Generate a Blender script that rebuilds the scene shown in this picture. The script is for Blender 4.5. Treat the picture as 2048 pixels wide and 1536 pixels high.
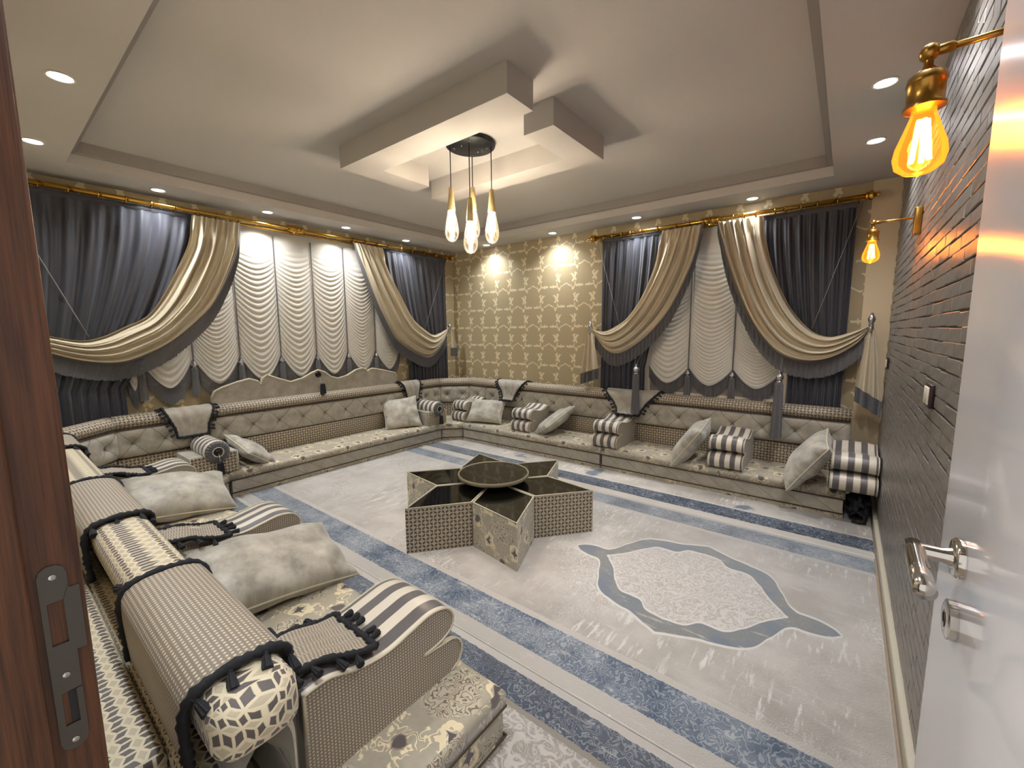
import bpy, bmesh, math, random
from mathutils import Vector, Matrix
R = random.Random(7)
pi = math.pi
sc = bpy.context.scene
col = sc.collection
for o in list(bpy.data.objects):
    bpy.data.objects.remove(o)

# ------------------------------------------------------------------ camera
H = 1.5
YAW, PIT, ROLL = 0.66739, 0.12161, -0.00752
fw = Vector((-math.sin(YAW) * math.cos(PIT), math.cos(YAW) * math.cos(PIT), -math.sin(PIT)))
r0 = Vector((math.cos(YAW), math.sin(YAW), 0))
u0 = r0.cross(fw)
rt = math.cos(ROLL) * r0 + math.sin(ROLL) * u0
up = -math.sin(ROLL) * r0 + math.cos(ROLL) * u0
cd = bpy.data.cameras.new('camera')
cd.sensor_width = 36
cd.lens = 845.4 / 2048 * 36
cd.clip_start = 0.02
cam = bpy.data.objects.new('camera', cd)
col.objects.link(cam)
M = Matrix.Identity(4)
for i in range(3):
    M[i][0], M[i][1], M[i][2] = rt[i], up[i], -fw[i]
M[2][3] = H
cam.matrix_world = M
sc.camera = cam

def project(p):
    d = Vector(p) - Vector((0, 0, H))
    c = d.dot(fw)
    return 1024 + 845.4 * d.dot(rt) / c, 768 - 845.4 * d.dot(up) / c, c

# ------------------------------------------------------------------ world, exposure
w = bpy.data.worlds.new('world')
sc.world = w
w.use_nodes = True
w.node_tree.nodes['Background'].inputs[0].default_value = (1.0, 0.97, 0.93, 1)
w.node_tree.nodes['Background'].inputs[1].default_value = 0.55
vs = sc.view_settings
vs.view_transform = 'Standard'
vs.look = 'None'
vs.gamma = 1
vs.use_curve_mapping = False
vs.exposure = 0.95
sc.cycles.max_bounces = 5
sc.cycles.diffuse_bounces = 3
sc.cycles.glossy_bounces = 3
sc.cycles.use_light_tree = False
sc.cycles.use_adaptive_sampling = True
sc.cycles.adaptive_threshold = .04
sc.cycles.transparent_max_bounces = 12
sc.cycles.sample_clamp_indirect = 6
sc.cycles.caustics_reflective = False
sc.cycles.caustics_refractive = False
DOWN_W, PEND_W, SCON_W = 35.0, 7.6, 1.8     # lamp powers

# ------------------------------------------------------------------ node helpers
def lin(*c):
    return tuple(((v / 255) / 12.92 if v / 255 < .04045 else ((v / 255 + .055) / 1.055) ** 2.4) for v in c)

class S:
    def __init__(s, t, k):
        s.t, s.k = t, k
    def m(s, op, *a):
        n = s.t.nodes.new('ShaderNodeMath')
        n.operation = op
        for i, x in enumerate((s,) + a):
            if isinstance(x, S):
                s.t.links.new(x.k, n.inputs[i])
            else:
                n.inputs[i].default_value = x
        return S(s.t, n.outputs[0])
    def __add__(s, o): return s.m('ADD', o)
    __radd__ = __add__
    def __sub__(s, o): return s.m('SUBTRACT', o)
    def __rsub__(s, o): return (s * -1) + o
    def __mul__(s, o): return s.m('MULTIPLY', o)
    __rmul__ = __mul__
    def __truediv__(s, o): return s.m('DIVIDE', o)
    def __neg__(s): return s * -1
    def gt(s, o): return s.m('GREATER_THAN', o)
    def lt(s, o): return s.m('LESS_THAN', o)
    def mod(s, o): return s.m('FLOORED_MODULO', o)
    def abs(s): return s.m('ABSOLUTE')
    def floor(s): return s.m('FLOOR')
    def sin(s): return s.m('SINE')
    def sqrt(s): return s.m('SQRT')
    def min(s, o): return s.m('MINIMUM', o)
    def max(s, o): return s.m('MAXIMUM', o)
    def atan2(s, o): return s.m('ARCTAN2', o)
    def sat(s): return s.max(0.0).min(1.0)
    def step(s, a, b): return ((s - a) / (b - a)).sat()

class Mat:
    def __init__(s, name):
        s.mat = bpy.data.materials.new(name)
        s.mat.use_nodes = True
        s.t = s.mat.node_tree
        s.b = s.t.nodes['Principled BSDF']
        s.o = s.t.nodes['Material Output']
    def uv(s):
        n = s.t.nodes.new('ShaderNodeUVMap')
        n.uv_map = 'UVMap'
        q = s.t.nodes.new('ShaderNodeSeparateXYZ')
        s.t.links.new(n.outputs[0], q.inputs[0])
        return S(s.t, q.outputs[0]), S(s.t, q.outputs[1])
    def obj(s):
        n = s.t.nodes.new('ShaderNodeTexCoord')
        q = s.t.nodes.new('ShaderNodeSeparateXYZ')
        s.t.links.new(n.outputs['Object'], q.inputs[0])
        return tuple(S(s.t, q.outputs[i]) for i in range(3))
    def vec(s, x, y, z=0.0):
        n = s.t.nodes.new('ShaderNodeCombineXYZ')
        for i, v in enumerate((x, y, z)):
            if isinstance(v, S):
                s.t.links.new(v.k, n.inputs[i])
            else:
                n.inputs[i].default_value = v
        return n.outputs[0]
    def noise(s, v, scale=5, detail=3, rough=.55):
        n = s.t.nodes.new('ShaderNodeTexNoise')
        s.t.links.new(v, n.inputs['Vector'])
        n.inputs['Scale'].default_value = scale
        n.inputs['Detail'].default_value = detail
        n.inputs['Roughness'].default_value = rough
        return S(s.t, n.outputs[0])
    def vor(s, v, scale=5, feat='F1', rnd=1):
        n = s.t.nodes.new('ShaderNodeTexVoronoi')
        n.feature = feat
        s.t.links.new(v, n.inputs['Vector'])
        n.inputs['Scale'].default_value = scale
        n.inputs['Randomness'].default_value = rnd
        return S(s.t, n.outputs['Distance'])
    def mix(s, f, a, b):
        n = s.t.nodes.new('ShaderNodeMix')
        n.data_type = 'RGBA'
        for k, x in ((0, f), (6, a), (7, b)):
            if isinstance(x, S):
                s.t.links.new(x.k, n.inputs[k])
            elif k == 0:
                n.inputs[k].default_value = x
            elif isinstance(x, tuple):
                n.inputs[k].default_value = (*x[:3], 1)
            else:
                s.t.links.new(x, n.inputs[k])
        return n.outputs[2]
    def curve(s, x, pts):
        n = s.t.nodes.new('ShaderNodeFloatCurve')
        c = n.mapping.curves[0]
        while len(c.points) < len(pts):
            c.points.new(.5, .5)
        for p, q in zip(c.points, pts):
            p.location = q
            p.handle_type = 'AUTO_CLAMPED'
        n.mapping.update()
        s.t.links.new(x.k, n.inputs['Value'])
        return S(s.t, n.outputs[0])
    def bump(s, h, strength=.3, dist=.01):
        n = s.t.nodes.new('ShaderNodeBump')
        n.inputs['Strength'].default_value = strength
        n.inputs['Distance'].default_value = dist
        s.t.links.new(h.k, n.inputs['Height'])
        s.t.links.new(n.outputs[0], s.b.inputs['Normal'])
    def set(s, color=None, rough=.6, metal=0, spec=.5, sheen=0, coat=0, emit=None, estr=0, trans=0, alpha=1):
        b = s.b
        if isinstance(color, tuple):
            b.inputs['Base Color'].default_value = (*color[:3], 1)
        elif color is not None:
            s.t.links.new(color, b.inputs['Base Color'])
        if isinstance(rough, S):
            s.t.links.new(rough.k, b.inputs['Roughness'])
        else:
            b.inputs['Roughness'].default_value = rough
        b.inputs['Metallic'].default_value = metal
        b.inputs['Specular IOR Level'].default_value = spec
        b.inputs['Sheen Weight'].default_value = sheen
        b.inputs['Coat Weight'].default_value = coat
        if emit:
            b.inputs['Emission Color'].default_value = (*emit, 1)
            b.inputs['Emission Strength'].default_value = estr
        return s.mat
    def seg(s, px, py, a, b):
        bx, by = b[0] - a[0], b[1] - a[1]
        ax, ay = px - a[0], py - a[1]
        h = ((ax * bx + ay * by) * (1 / (bx * bx + by * by))).sat()
        dx, dy = ax - h * bx, ay - h * by
        return (dx * dx + dy * dy).sqrt()

def plain(name, rgb, rough=.6, metal=0, spec=.5, sheen=0, coat=0, var=0, vscale=20, bump=0):
    m = Mat(name)
    c = lin(*rgb)
    if var or bump:
        x, y, z = m.obj()
        n = m.noise(m.vec(x, y, z), vscale, 4)
        if bump:
            m.bump(n, bump, .004)
        if var:
            c = m.mix(n, tuple(v * (1 - var) for v in c), tuple(min(1, v * (1 + var)) for v in c))
    return m.set(c, rough, metal, spec, sheen, coat)

# ------------------------------------------------------------------ materials
MT = {}
MT['ceiling'] = plain('ceiling_paint', (198, 193, 187), .75)
MT['beige_wall'] = plain('beige_paint', (212, 194, 162), .7)
MT['white_door'] = plain('white_lacquer', (226, 226, 230), .22, coat=.4)
MT['brass'] = plain('polished_brass', (206, 160, 70), .24, 1)
MT['antique'] = plain('antique_brass', (165, 125, 58), .3, 1)
MT['chrome'] = plain('chrome', (200, 196, 190), .12, 1)
MT['silver'] = plain('brushed_silver', (190, 188, 188), .25, 1)
MT['steel'] = plain('dull_steel', (96, 92, 88), .45, .9)
MT['black'] = plain('black_trim', (22, 23, 28), .8, var=.5, vscale=90, bump=.5)
MT['black_metal'] = plain('black_metal', (26, 28, 30), .45, .3)
MT['dark_cable'] = plain('cable', (28, 26, 30), .6)
MT['glass_top'] = plain('black_glass', (16, 15, 11), .05, spec=.45)
MT['piping'] = plain('dark_piping', (72, 58, 44), .6)
MT['cream_piping'] = plain('cream_piping', (196, 186, 160), .5, sheen=.3)
MT['button'] = plain('button', (120, 112, 98), .6)
MT['fringe'] = plain('fringe_threads', (92, 90, 92), .7, sheen=.4, var=.25, vscale=60)
MT['ribbon'] = plain('ribbon', (86, 84, 86), .6, sheen=.3)
MT['cord'] = plain('grey_cord', (120, 116, 114), .6)
MT['white_plastic'] = plain('white_plastic', (222, 214, 196), .3)
MT['dark_plastic'] = plain('dark_plastic', (40, 22, 20), .4)
MT['skirting'] = plain('skirting_paint', (176, 168, 150), .5)
MT['wood_gold'] = plain('pale_gold', (206, 180, 128), .4, .3)
MT['floor'] = plain('floor_boards', (150, 132, 112), .5, var=.2)
MT['rim'] = plain('taupe_rim', (150, 138, 112), .5)
MT['jewel'] = plain('dark_jewel', (30, 28, 30), .12, .3)

def m_glass(name, rgb, glow=None):
    m = Mat(name)
    t = m.t
    tr = t.nodes.new('ShaderNodeBsdfTransparent')
    tr.inputs[0].default_value = (*lin(*rgb), 1)
    gl = t.nodes.new('ShaderNodeBsdfGlossy')
    gl.inputs['Roughness'].default_value = .04
    lw = t.nodes.new('ShaderNodeLayerWeight')
    lw.inputs[0].default_value = .22
    mx = t.nodes.new('ShaderNodeMixShader')
    t.links.new(lw.outputs['Fresnel'], mx.inputs[0])
    t.links.new(tr.outputs[0], mx.inputs[1])
    t.links.new(gl.outputs[0], mx.inputs[2])
    sh = mx.outputs[0]
    if glow:
        em = t.nodes.new('ShaderNodeEmission')
        em.inputs[0].default_value = (*lin(*glow[0]), 1)
        em.inputs[1].default_value = glow[1]
        ad = t.nodes.new('ShaderNodeAddShader')
        t.links.new(sh, ad.inputs[0])
        t.links.new(em.outputs[0], ad.inputs[1])
        sh = ad.outputs[0]
        m.mat.cycles.emission_sampling = 'NONE'
    t.links.new(sh, m.o.inputs[0])
    return m.mat
MT['crystal'] = m_glass('crystal', (253, 248, 238))
MT['amber'] = m_glass('amber_glass', (255, 226, 168))
MT['lit_bulb'] = m_glass('lit_bulb_glass', (255, 222, 160), ((255, 132, 34), .42))
MT['lit_crystal'] = m_glass('lit_crystal', (253, 248, 238), ((255, 236, 205), .12))

def m_emit(name, rgb, s):
    m = Mat(name)
    m.mat.cycles.emission_sampling = 'NONE'
    return m.set((0, 0, 0), .5, emit=lin(*rgb), estr=s)
MT['led'] = m_emit('led_lens', (246, 246, 255), 14)
MT['bulb'] = m_emit('bulb_core', (255, 232, 196), 60)
MT['filament'] = m_emit('filament', (255, 150, 50), 70)

def m_wood():
    m = Mat('walnut_frame')
    x, y, z = m.obj()
    n = m.noise(m.vec(x * 14, y * 26, z * .9), 5, 5, .6)
    g = m.noise(m.vec(x * 60, y * 90, z * 1.6), 6, 3)
    m.bump(g, .15, .003)
    return m.set(m.mix((n * .8 + g * .3 - .1).step(.3, .75), lin(58, 33, 20), lin(116, 72, 42)), .4, coat=.1)
MT['wood'] = m_wood()

def m_velvet(name, a, b, sheen=.25, rough=.62, quilt=False, tuft=False):
    m = Mat(name)
    u, v = m.uv()
    p = m.vec(u, v)
    n = m.noise(p, 9, 4, .6)
    f = m.noise(p, 240, 2)
    h = f * .3
    c = m.mix(n.step(.34, .68), lin(*a), lin(*b))
    if quilt:
        d1 = ((u + v * 1.5).mod(.2) - .1).abs()
        d2 = ((u - v * 1.5).mod(.6) - .3).abs()
        l = d1.step(0, .006)
        h = h + l
        c = m.mix(l, lin(118, 106, 88), c)
    if tuft:
        du = (u.mod(.25) - .125).abs()
        dv = (v - .1395).abs()
        l = (du - dv * .85).abs().step(.001, .005)
        h = h + l
        c = m.mix(l, lin(112, 102, 88), c)
    m.bump(h, .25, .006)
    return m.set(c, rough, spec=.35, sheen=sheen)
MT['velvet'] = m_velvet('beige_velvet', (150, 144, 132), (178, 172, 158))
MT['tufted'] = m_velvet('tufted_velvet', (150, 144, 132), (178, 172, 158), tuft=True)
MT['quilted'] = m_velvet('quilted_velvet', (152, 146, 133), (172, 166, 152), quilt=True)
MT['pillow'] = m_velvet('pillow_velvet', (140, 134, 121), (192, 186, 172), sheen=.4, rough=.42)

def m_stripe():
    m = Mat('striped_satin')
    u, v = m.uv()
    q = u.mod(.086)
    s = q.step(.0425, .0435) * (1 - q.step(.0855, .086))
    th = m.noise(m.vec(u * 6, v), 160, 2)
    m.bump(th, .08, .003)
    return m.set(m.mix(s, m.mix(th, lin(202, 191, 173), lin(222, 212, 195)), lin(94, 89, 88)), .34, spec=.5, sheen=.2)
MT['stripe'] = m_stripe()

def m_weave():
    m = Mat('dotted_weave')
    u, v = m.uv()
    k = pi / .0105
    d = ((u * k).sin() * (v * k).sin()).abs().step(.5, .85)
    e = ((u * (k / 2)).sin() * (v * (k / 2)).sin())
    m.bump(d, .3, .002)
    return m.set(m.mix(d, lin(132, 120, 105), lin(205, 195, 174)), .55, sheen=.15)
MT['weave'] = m_weave()

def m_lattice(name, sx, lw=.06):
    """tumbling-block lattice: two dark lozenges and one pale one, cream outlines"""
    m = Mat(name)
    u, v = m.uv()
    u, v = u * (1 / sx), v * (1 / sx)
    w3 = 3 ** .5
    ax, ay = u.mod(1.0) - .5, v.mod(w3) - w3 / 2
    bx, by = (u - .5).mod(1.0) - .5, (v - w3 / 2).mod(w3) - w3 / 2
    sel = (ax * ax + ay * ay).lt(bx * bx + by * by)
    gx, gy = sel * ax + (1 - sel) * bx, sel * ay + (1 - sel) * by
    an = gy.atan2(gx)
    k = ((an + pi / 6 + 2 * pi) / (2 * pi / 3)).mod(3.0).floor()
    fr = ((an + pi / 6 + 2 * pi) / (2 * pi / 3)).mod(1.0)
    rr = (gx * gx + gy * gy).sqrt()
    e1 = (fr.min(1 - fr)) * (2 * pi / 3) * rr
    hexd = gx.abs().max((gx * .5 + gy * (w3 / 2)).abs()).max((gx * .5 - gy * (w3 / 2)).abs())
    e2 = .5 - hexd
    line = 1 - e1.min(e2).step(lw, lw + .03)
    pale = k.gt(1.5)
    th = m.noise(m.vec(u, v), 60, 2)
    c = m.mix(pale, m.mix(th, lin(72, 64, 62), lin(98, 88, 84)), lin(186, 174, 148))
    c = m.mix(line, c, lin(214, 202, 172))
    m.bump(line + th * .3, .25, .002)
    return m.set(c, .5, sheen=.2)
MT['lattice'] = m_lattice('lattice_fabric', .043)
def m_leaf():
    m = Mat('leaf_fabric')
    u, v = m.uv()
    g = .027
    i, j = (u / g).floor(), (v / g).floor()
    x, y = u.mod(g) / g - .5, v.mod(g) / g - .5
    sg = (i + j).mod(2.0) * 2 - 1
    a, b = (x + y * sg) * (.7071 / .47), (y - x * sg) * (.7071 / .25)
    d = (a * a + b * b).sqrt()
    leaf = 1 - d.step(.9, 1.05)
    ln = (x.abs().max(y.abs())).step(.42, .47)
    c = m.mix(ln * .3, lin(168, 155, 133), lin(212, 200, 174))
    c = m.mix(leaf, c, lin(76, 66, 60))
    m.bump(leaf, .2, .002)
    return m.set(c, .5, sheen=.15)
MT['lattice_small'] = m_leaf()

def lace(m, u, v, s, k=38):
    n = m.noise(m.vec(u, v), s * 1.6, 1)
    n2 = m.noise(m.vec(v + 3.7, u), s * 1.6, 1)
    d = m.vor(m.vec(u + n * (1.5 / s), v + n2 * (1.5 / s)), s)
    return (d * k + n * 9).sin().step(.3, .7)

def m_damask():
    m = Mat('damask_fabric')
    u, v = m.uv()
    W, Hh = .50, .46
    nn = m.noise(m.vec(u, v), 14, 2)
    uu, vv = u + (nn - .5) * .05, v + (nn - .5) * .05
    x, y = uu.mod(W) - W / 2, vv.mod(Hh) - Hh / 2
    md = x.abs() / (W / 2) + y.abs() / (Hh / 2)
    ins = md.lt(1.0)
    cx = x.abs() - (1 - ins) * (W / 2)
    cy = y.abs() - (1 - ins) * (Hh / 2)
    r = (cx * cx + cy * cy).sqrt()
    base = m.mix(m.noise(m.vec(u, v), 30, 3), lin(156, 147, 130), lin(176, 167, 148))
    lc = lace(m, u, v, 17, 34)
    med = 1 - (r + (nn - .5) * .05).step(.1, .115)
    c = m.mix(med * lc, base, lin(116, 104, 90))
    c = m.mix(med * (1 - lc) * .5, c, lin(206, 196, 170))
    bd = (md - 1).abs()
    sw = m.vor(m.vec(u, v), 26)
    band = 1 - (bd + (sw - .3) * .25).step(.22, .27)
    scroll = lace(m, u + .3, v, 15, 24).max(sw.lt(.16))
    c = m.mix(band * scroll, c, lin(224, 210, 172))
    ex, ey = (x.abs() - W / 4).abs(), (y.abs() - Hh / 4).abs()
    rn = (ex * ex + ey * ey).sqrt() + (sw - .3) * .03
    c = m.mix(rn.lt(.058) * scroll.max(rn.gt(.04)), c, lin(220, 206, 170))
    st = ex.sqrt() + ey.sqrt()
    c = m.mix((st + (nn - .5) * .05).lt(.215), c, lin(82, 73, 73))
    e2, f2 = x.abs().min((x.abs() - W / 2).abs()), y.abs().min((y.abs() - Hh / 2).abs())
    tip = (1 - (e2 * e2 + f2 * f2).sqrt().step(.02, .03)) * bd.lt(.25)
    c = m.mix(tip, c, lin(92, 82, 80))
    m.bump(band * scroll + lc * med * .4, .2, .003)
    return m.set(c, .52, sheen=.2)
MT['damask'] = m_damask()

def m_satin(name, a, b, rough=.42, sheen=.3):
    m = Mat(name)
    u, v = m.uv()
    n = m.noise(m.vec(u * 3, v), 5, 3)
    t = m.noise(m.vec(u * 40, v * 4), 30, 2)
    m.bump(t, .06, .002)
    return m.set(m.mix(n, lin(*a), lin(*b)), rough, sheen=sheen)
MT['beige_drape'] = m_satin('champagne_satin', (188, 175, 148), (208, 195, 168), .54)
MT['navy'] = m_satin('navy_satin', (37, 38, 46), (48, 49, 58), .46)

def m_sheer():
    m = Mat('white_voile')
    t = m.t
    m.set(lin(232, 226, 214), .7, sheen=.2)
    tl = t.nodes.new('ShaderNodeBsdfTranslucent')
    tl.inputs[0].default_value = (*lin(238, 232, 220), 1)
    mx = t.nodes.new('ShaderNodeMixShader')
    mx.inputs[0].default_value = .3
    t.links.new(m.b.outputs[0], mx.inputs[1])
    t.links.new(tl.outputs[0], mx.inputs[2])
    t.links.new(mx.outputs[0], m.o.inputs[0])
    return m.mat
MT['sheer'] = m_sheer()

def m_wallpaper():
    m = Mat('gold_wallpaper')
    u, v = m.uv()
    nz = m.noise(m.vec(u, v), 30, 2)
    u = u + (nz - .5) * .026
    v = v + (m.noise(m.vec(v, u), 34, 2) - .5) * .026
    Wd, h = .53, .262
    row = (v / h).floor()
    a = ((u + row.mod(2.0) * (Wd / 2)).mod(Wd) - Wd / 2).abs()
    b = (v + .08).mod(h) - .08
    row2 = ((v + .08) / h).floor()
    a = ((u + row2.mod(2.0) * (Wd / 2)).mod(Wd) - Wd / 2).abs()
    d = None
    for p, q, wd in (((0, .035), (.062, 0), 0), ((.066, -.004), (.078, .004), 0), ((.09, -.018), (.1, -.05), -.002), ((.1, -.05), (.122, -.012), -.003), ((.128, .16), (.15, .15), -.003),
                     ((.15, 0), (.24, 0), -.0055), ((.135, .005), (.135, .04), -.001), ((.094, .14), (.14, .075), -.008), ((.138, .135), (.1, .062), -.007), ((.092, .14), (.072, .15), 0),
                     ((.195, -.016), (.195, .018), 0)):
        e = m.seg(a, b, p, q) + wd
        d = e if d is None else d.min(e)
    mk = 1 - d.step(.0045, .009)
    fine = m.noise(m.vec(u * 5, v * .6), 120, 2)
    c = m.mix(mk, m.mix(fine, lin(166, 151, 119), lin(178, 163, 130)), lin(222, 210, 176))
    m.bump(fine * .4 + mk, .12, .002)
    return m.set(c, .52, spec=.45)
MT['wallpaper'] = m_wallpaper()

def m_brick():
    m = Mat('grey_brick_relief')
    x, y, z = m.obj()
    n = m.noise(m.vec(x, y * 3, z * 8), 3.4, 4, .6)
    g = m.noise(m.vec(x, y * 150, z * 5), 2.0, 3)
    f = m.noise(m.vec(x, y, z), 60, 3)
    oi = m.t.nodes.new('ShaderNodeObjectInfo')
    m.bump(g * .8 + f * .5, .45, .004)
    return m.set(m.mix((n * .5 + g * .35 + f * .2).step(.36, .72), lin(104, 99, 94), lin(152, 146, 139)), .34, metal=.25, spec=.6)
MT['brick'] = m_brick()
MT['mortar'] = plain('dark_mortar', (92, 85, 79), .7)
MT['step_paint'] = plain('taupe_step_paint', (158, 152, 146), .75)

def m_rug(kind):
    m = Mat('rug_' + kind)
    u, v = m.uv()
    p = m.vec(u, v)
    n1 = m.noise(p, 3.2, 4, .6)
    n2 = m.noise(m.vec(u * 6, v * .9), 6, 4, .65)
    n3 = m.noise(m.vec(u * 1.0, v * 5), 5, 4, .65)
    fine = m.noise(p, 160, 2)
    lc = lace(m, u, v, 7.5, 30)
    lf = lace(m, u, v, 16, 30)
    field = m.mix(n1.step(.35, .65), lin(182, 174, 164), lin(208, 201, 192))
    field = m.mix(n2.step(.55, .63) * m.noise(p, 2.0, 2).step(.45, .58), field, lin(230, 225, 220))
    blotch = m.noise(p, 1.1, 2).step(.5, .62)
    field = m.mix(blotch * lf * .8, field, lin(230, 225, 219))
    cream = m.mix(n1 * .6 + fine * .4, lin(190, 182, 172), lin(222, 216, 208))
    wear = n1.step(.36, .62)
    blue = m.mix(lf, m.mix(wear, lin(78, 93, 114), lin(150, 158, 168)), m.mix(wear, lin(134, 144, 157), lin(194, 196, 198)))
    dark = m.mix(lf, m.mix(wear, lin(46, 56, 74), lin(70, 82, 100)), m.mix(wear, lin(96, 106, 120), lin(156, 160, 164)))
    wob = (m.noise(p, 45, 2) - .5) * .014
    vv = v + wob
    def band(a, b): return vv.gt(a) * vv.lt(b)
    if kind == 'middle':
        c = field
        # medallion around (-0.65, 2.49)
        ux = ((u + .65).abs() / .74).min(1.0)
        dy = (v - 2.49 + (m.noise(p, 9, 2) - .5) * .02).abs() / .56
        outer = m.curve(ux, [(0, .96), (.1, .9), (.22, .83), (.36, .78), (.5, .7), (.62, .42), (.74, .14), (.84, .13), (.92, .1), (1, 0)])
        inner = m.curve(ux, [(0, .72), (.12, .7), (.24, .56), (.34, .56), (.46, .42), (.56, .2), (.64, .07), (.7, .0), (.9, 0), (1, 0)])
        med = dy.lt(outer) * ux.lt(.995)
        inn = dy.lt(inner)
        bw = m.mix(m.noise(p, 4, 3).step(.42, .6), m.mix(lf * .4, lin(142, 142, 139), lin(166, 163, 157)), lin(128, 136, 146))
        c = m.mix(med, c, bw)
        c = m.mix(med * inn, c, m.mix(lf.max(lc) * .8, lin(194, 185, 175), lin(222, 216, 210)))
        edge = (dy - outer).abs().lt(.018) * ux.lt(.995)
        edge = edge.max((dy - inner).abs().lt(.016) * ux.lt(.69))
        c = m.mix(edge, c, lin(226, 220, 212))
        c = m.mix(band(1.0, 1.478), c, cream)
        c = m.mix(band(1.478, 1.68), c, blue)
        c = m.mix(band(1.68, 1.72), c, cream)
        c = m.mix(band(3.24, 3.28), c, cream)
        c = m.mix(band(3.28, 3.47), c, blue)
        c = m.mix(band(3.47, 9), c, cream)
    elif kind == 'far':
        c = m.mix(m.noise(p, 2.6, 3).step(.6, .64), field, m.mix(lf, lin(104, 116, 132), lin(140, 146, 150)))
        c = m.mix(band(0, 3.61), c, cream)
        c = m.mix(band(3.61, 3.82), c, dark)
        c = m.mix(band(3.82, 3.85), c, cream)
    else:
        c = m.mix(lc.max(lf * .7) * .8, lin(164, 157, 148), lin(208, 202, 195))
        c = m.mix(band(1.345, 9), c, cream)
        c = m.mix(band(1.21, 1.345), c, dark)
        c = m.mix(band(1.185, 1.21), c, lin(150, 142, 128))
    c = m.mix(n3.step(.6, .68) * .5, c, lin(222, 216, 210))
    m.bump(fine + lf * .25, .25, .004)
    return m.set(c, .85, sheen=.25)
for k in ('middle', 'far', 'near'):
    MT['rug_' + k] = m_rug(k)
MT['rug_edge'] = plain('rug_binding', (150, 146, 142), .8)

# ------------------------------------------------------------------ mesh helpers
def link(o, parent=None):
    col.objects.link(o)
    if parent is not None:
        o.parent = parent
    return o

def tag(o, label=None, cat=None, group=None, kind=None):
    for k, v in (('label', label), ('category', cat), ('group', group), ('kind', kind)):
        if v:
            o[k] = v
    return o

def thing(name, loc, label, cat, group=None, rz=0.0, rot=None):
    o = bpy.data.objects.new(name, None)
    o.empty_display_size = .05
    o.location = loc
    o.rotation_euler = rot if rot else (0, 0, rz)
    link(o)
    return tag(o, label, cat, group)

def fin(name, me, mat, parent, smooth, local):
    if mat is not None:
        me.materials.append(MT[mat])
    if parent is not None and not local:
        L = Vector(parent.get('_o', (0, 0, 0))) if '_o' in parent else parent.location.copy()
        q = parent.parent
        while q is not None:
            L += q.location
            q = q.parent
        me.transform(Matrix.Translation(-L))
    if smooth:
        for p in me.polygons:
            p.use_smooth = True
    o = bpy.data.objects.new(name, me)
    return link(o, parent)

def boxuv(me):
    if not me.uv_layers:
        me.uv_layers.new(name='UVMap')
    uv = me.uv_layers[0].data
    for p in me.polygons:
        n = p.normal
        a = max(range(3), key=lambda i: abs(n[i]))
        i, j = ((1, 2), (0, 2), (0, 1))[a]
        for l in p.loop_indices:
            v = me.vertices[me.loops[l].vertex_index].co
            uv[l].uv = (v[i], v[j])

def raw(name, vs, fs, mat, parent=None, uvs=None, smooth=False, local=False):
    me = bpy.data.meshes.new(name)
    me.from_pydata([tuple(v) for v in vs], [], fs)
    me.update()
    if uvs is None:
        boxuv(me)
    else:
        me.uv_layers.new(name='UVMap')
        d = me.uv_layers[0].data
        for l in me.loops:
            d[l.index].uv = uvs[l.vertex_index]
    return fin(name, me, mat, parent, smooth, local)

def from_bm(name, bm, mat, parent=None, smooth=False, local=False):
    bmesh.ops.recalc_face_normals(bm, faces=bm.faces)
    me = bpy.data.meshes.new(name)
    bm.to_mesh(me)
    bm.free()
    me.update()
    boxuv(me)
    return fin(name, me, mat, parent, smooth, local)

def box(name, a, b, mat, parent=None, bev=0, local=False, seg=2):
    bm = bmesh.new()
    bmesh.ops.create_cube(bm, size=1)
    for v in bm.verts:
        v.co = Vector([a[i] if v.co[i] < 0 else b[i] for i in range(3)])
    if bev:
        bmesh.ops.bevel(bm, geom=list(bm.edges), offset=bev, segments=seg, profile=.5, affect='EDGES')
    return from_bm(name, bm, mat, parent, bool(bev), local)

def prism(name, poly, z0, z1, mat, parent=None, bev=0, local=False, axis=2, seg=3):
    """poly of 2-D points swept along an axis"""
    bm = bmesh.new()
    def P(p, z):
        return ((p[0], p[1], z), (p[0], z, p[1]), (z, p[0], p[1]))[(2, 1, 0).index(axis)]
    lo = [bm.verts.new(P(p, z0)) for p in poly]
    hi = [bm.verts.new(P(p, z1)) for p in poly]
    n = len(poly)
    bm.faces.new(lo[::-1])
    bm.faces.new(hi)
    for i in range(n):
        bm.faces.new((lo[i], lo[(i + 1) % n], hi[(i + 1) % n], hi[i]))
    if bev:
        es = [e for e in bm.edges if e.verts[0] in hi and e.verts[1] in hi] if bev > 0 else list(bm.edges)
        bmesh.ops.bevel(bm, geom=es, offset=abs(bev), segments=seg, profile=.5, affect='EDGES')
    return from_bm(name, bm, mat, parent, bool(bev), local)

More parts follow.
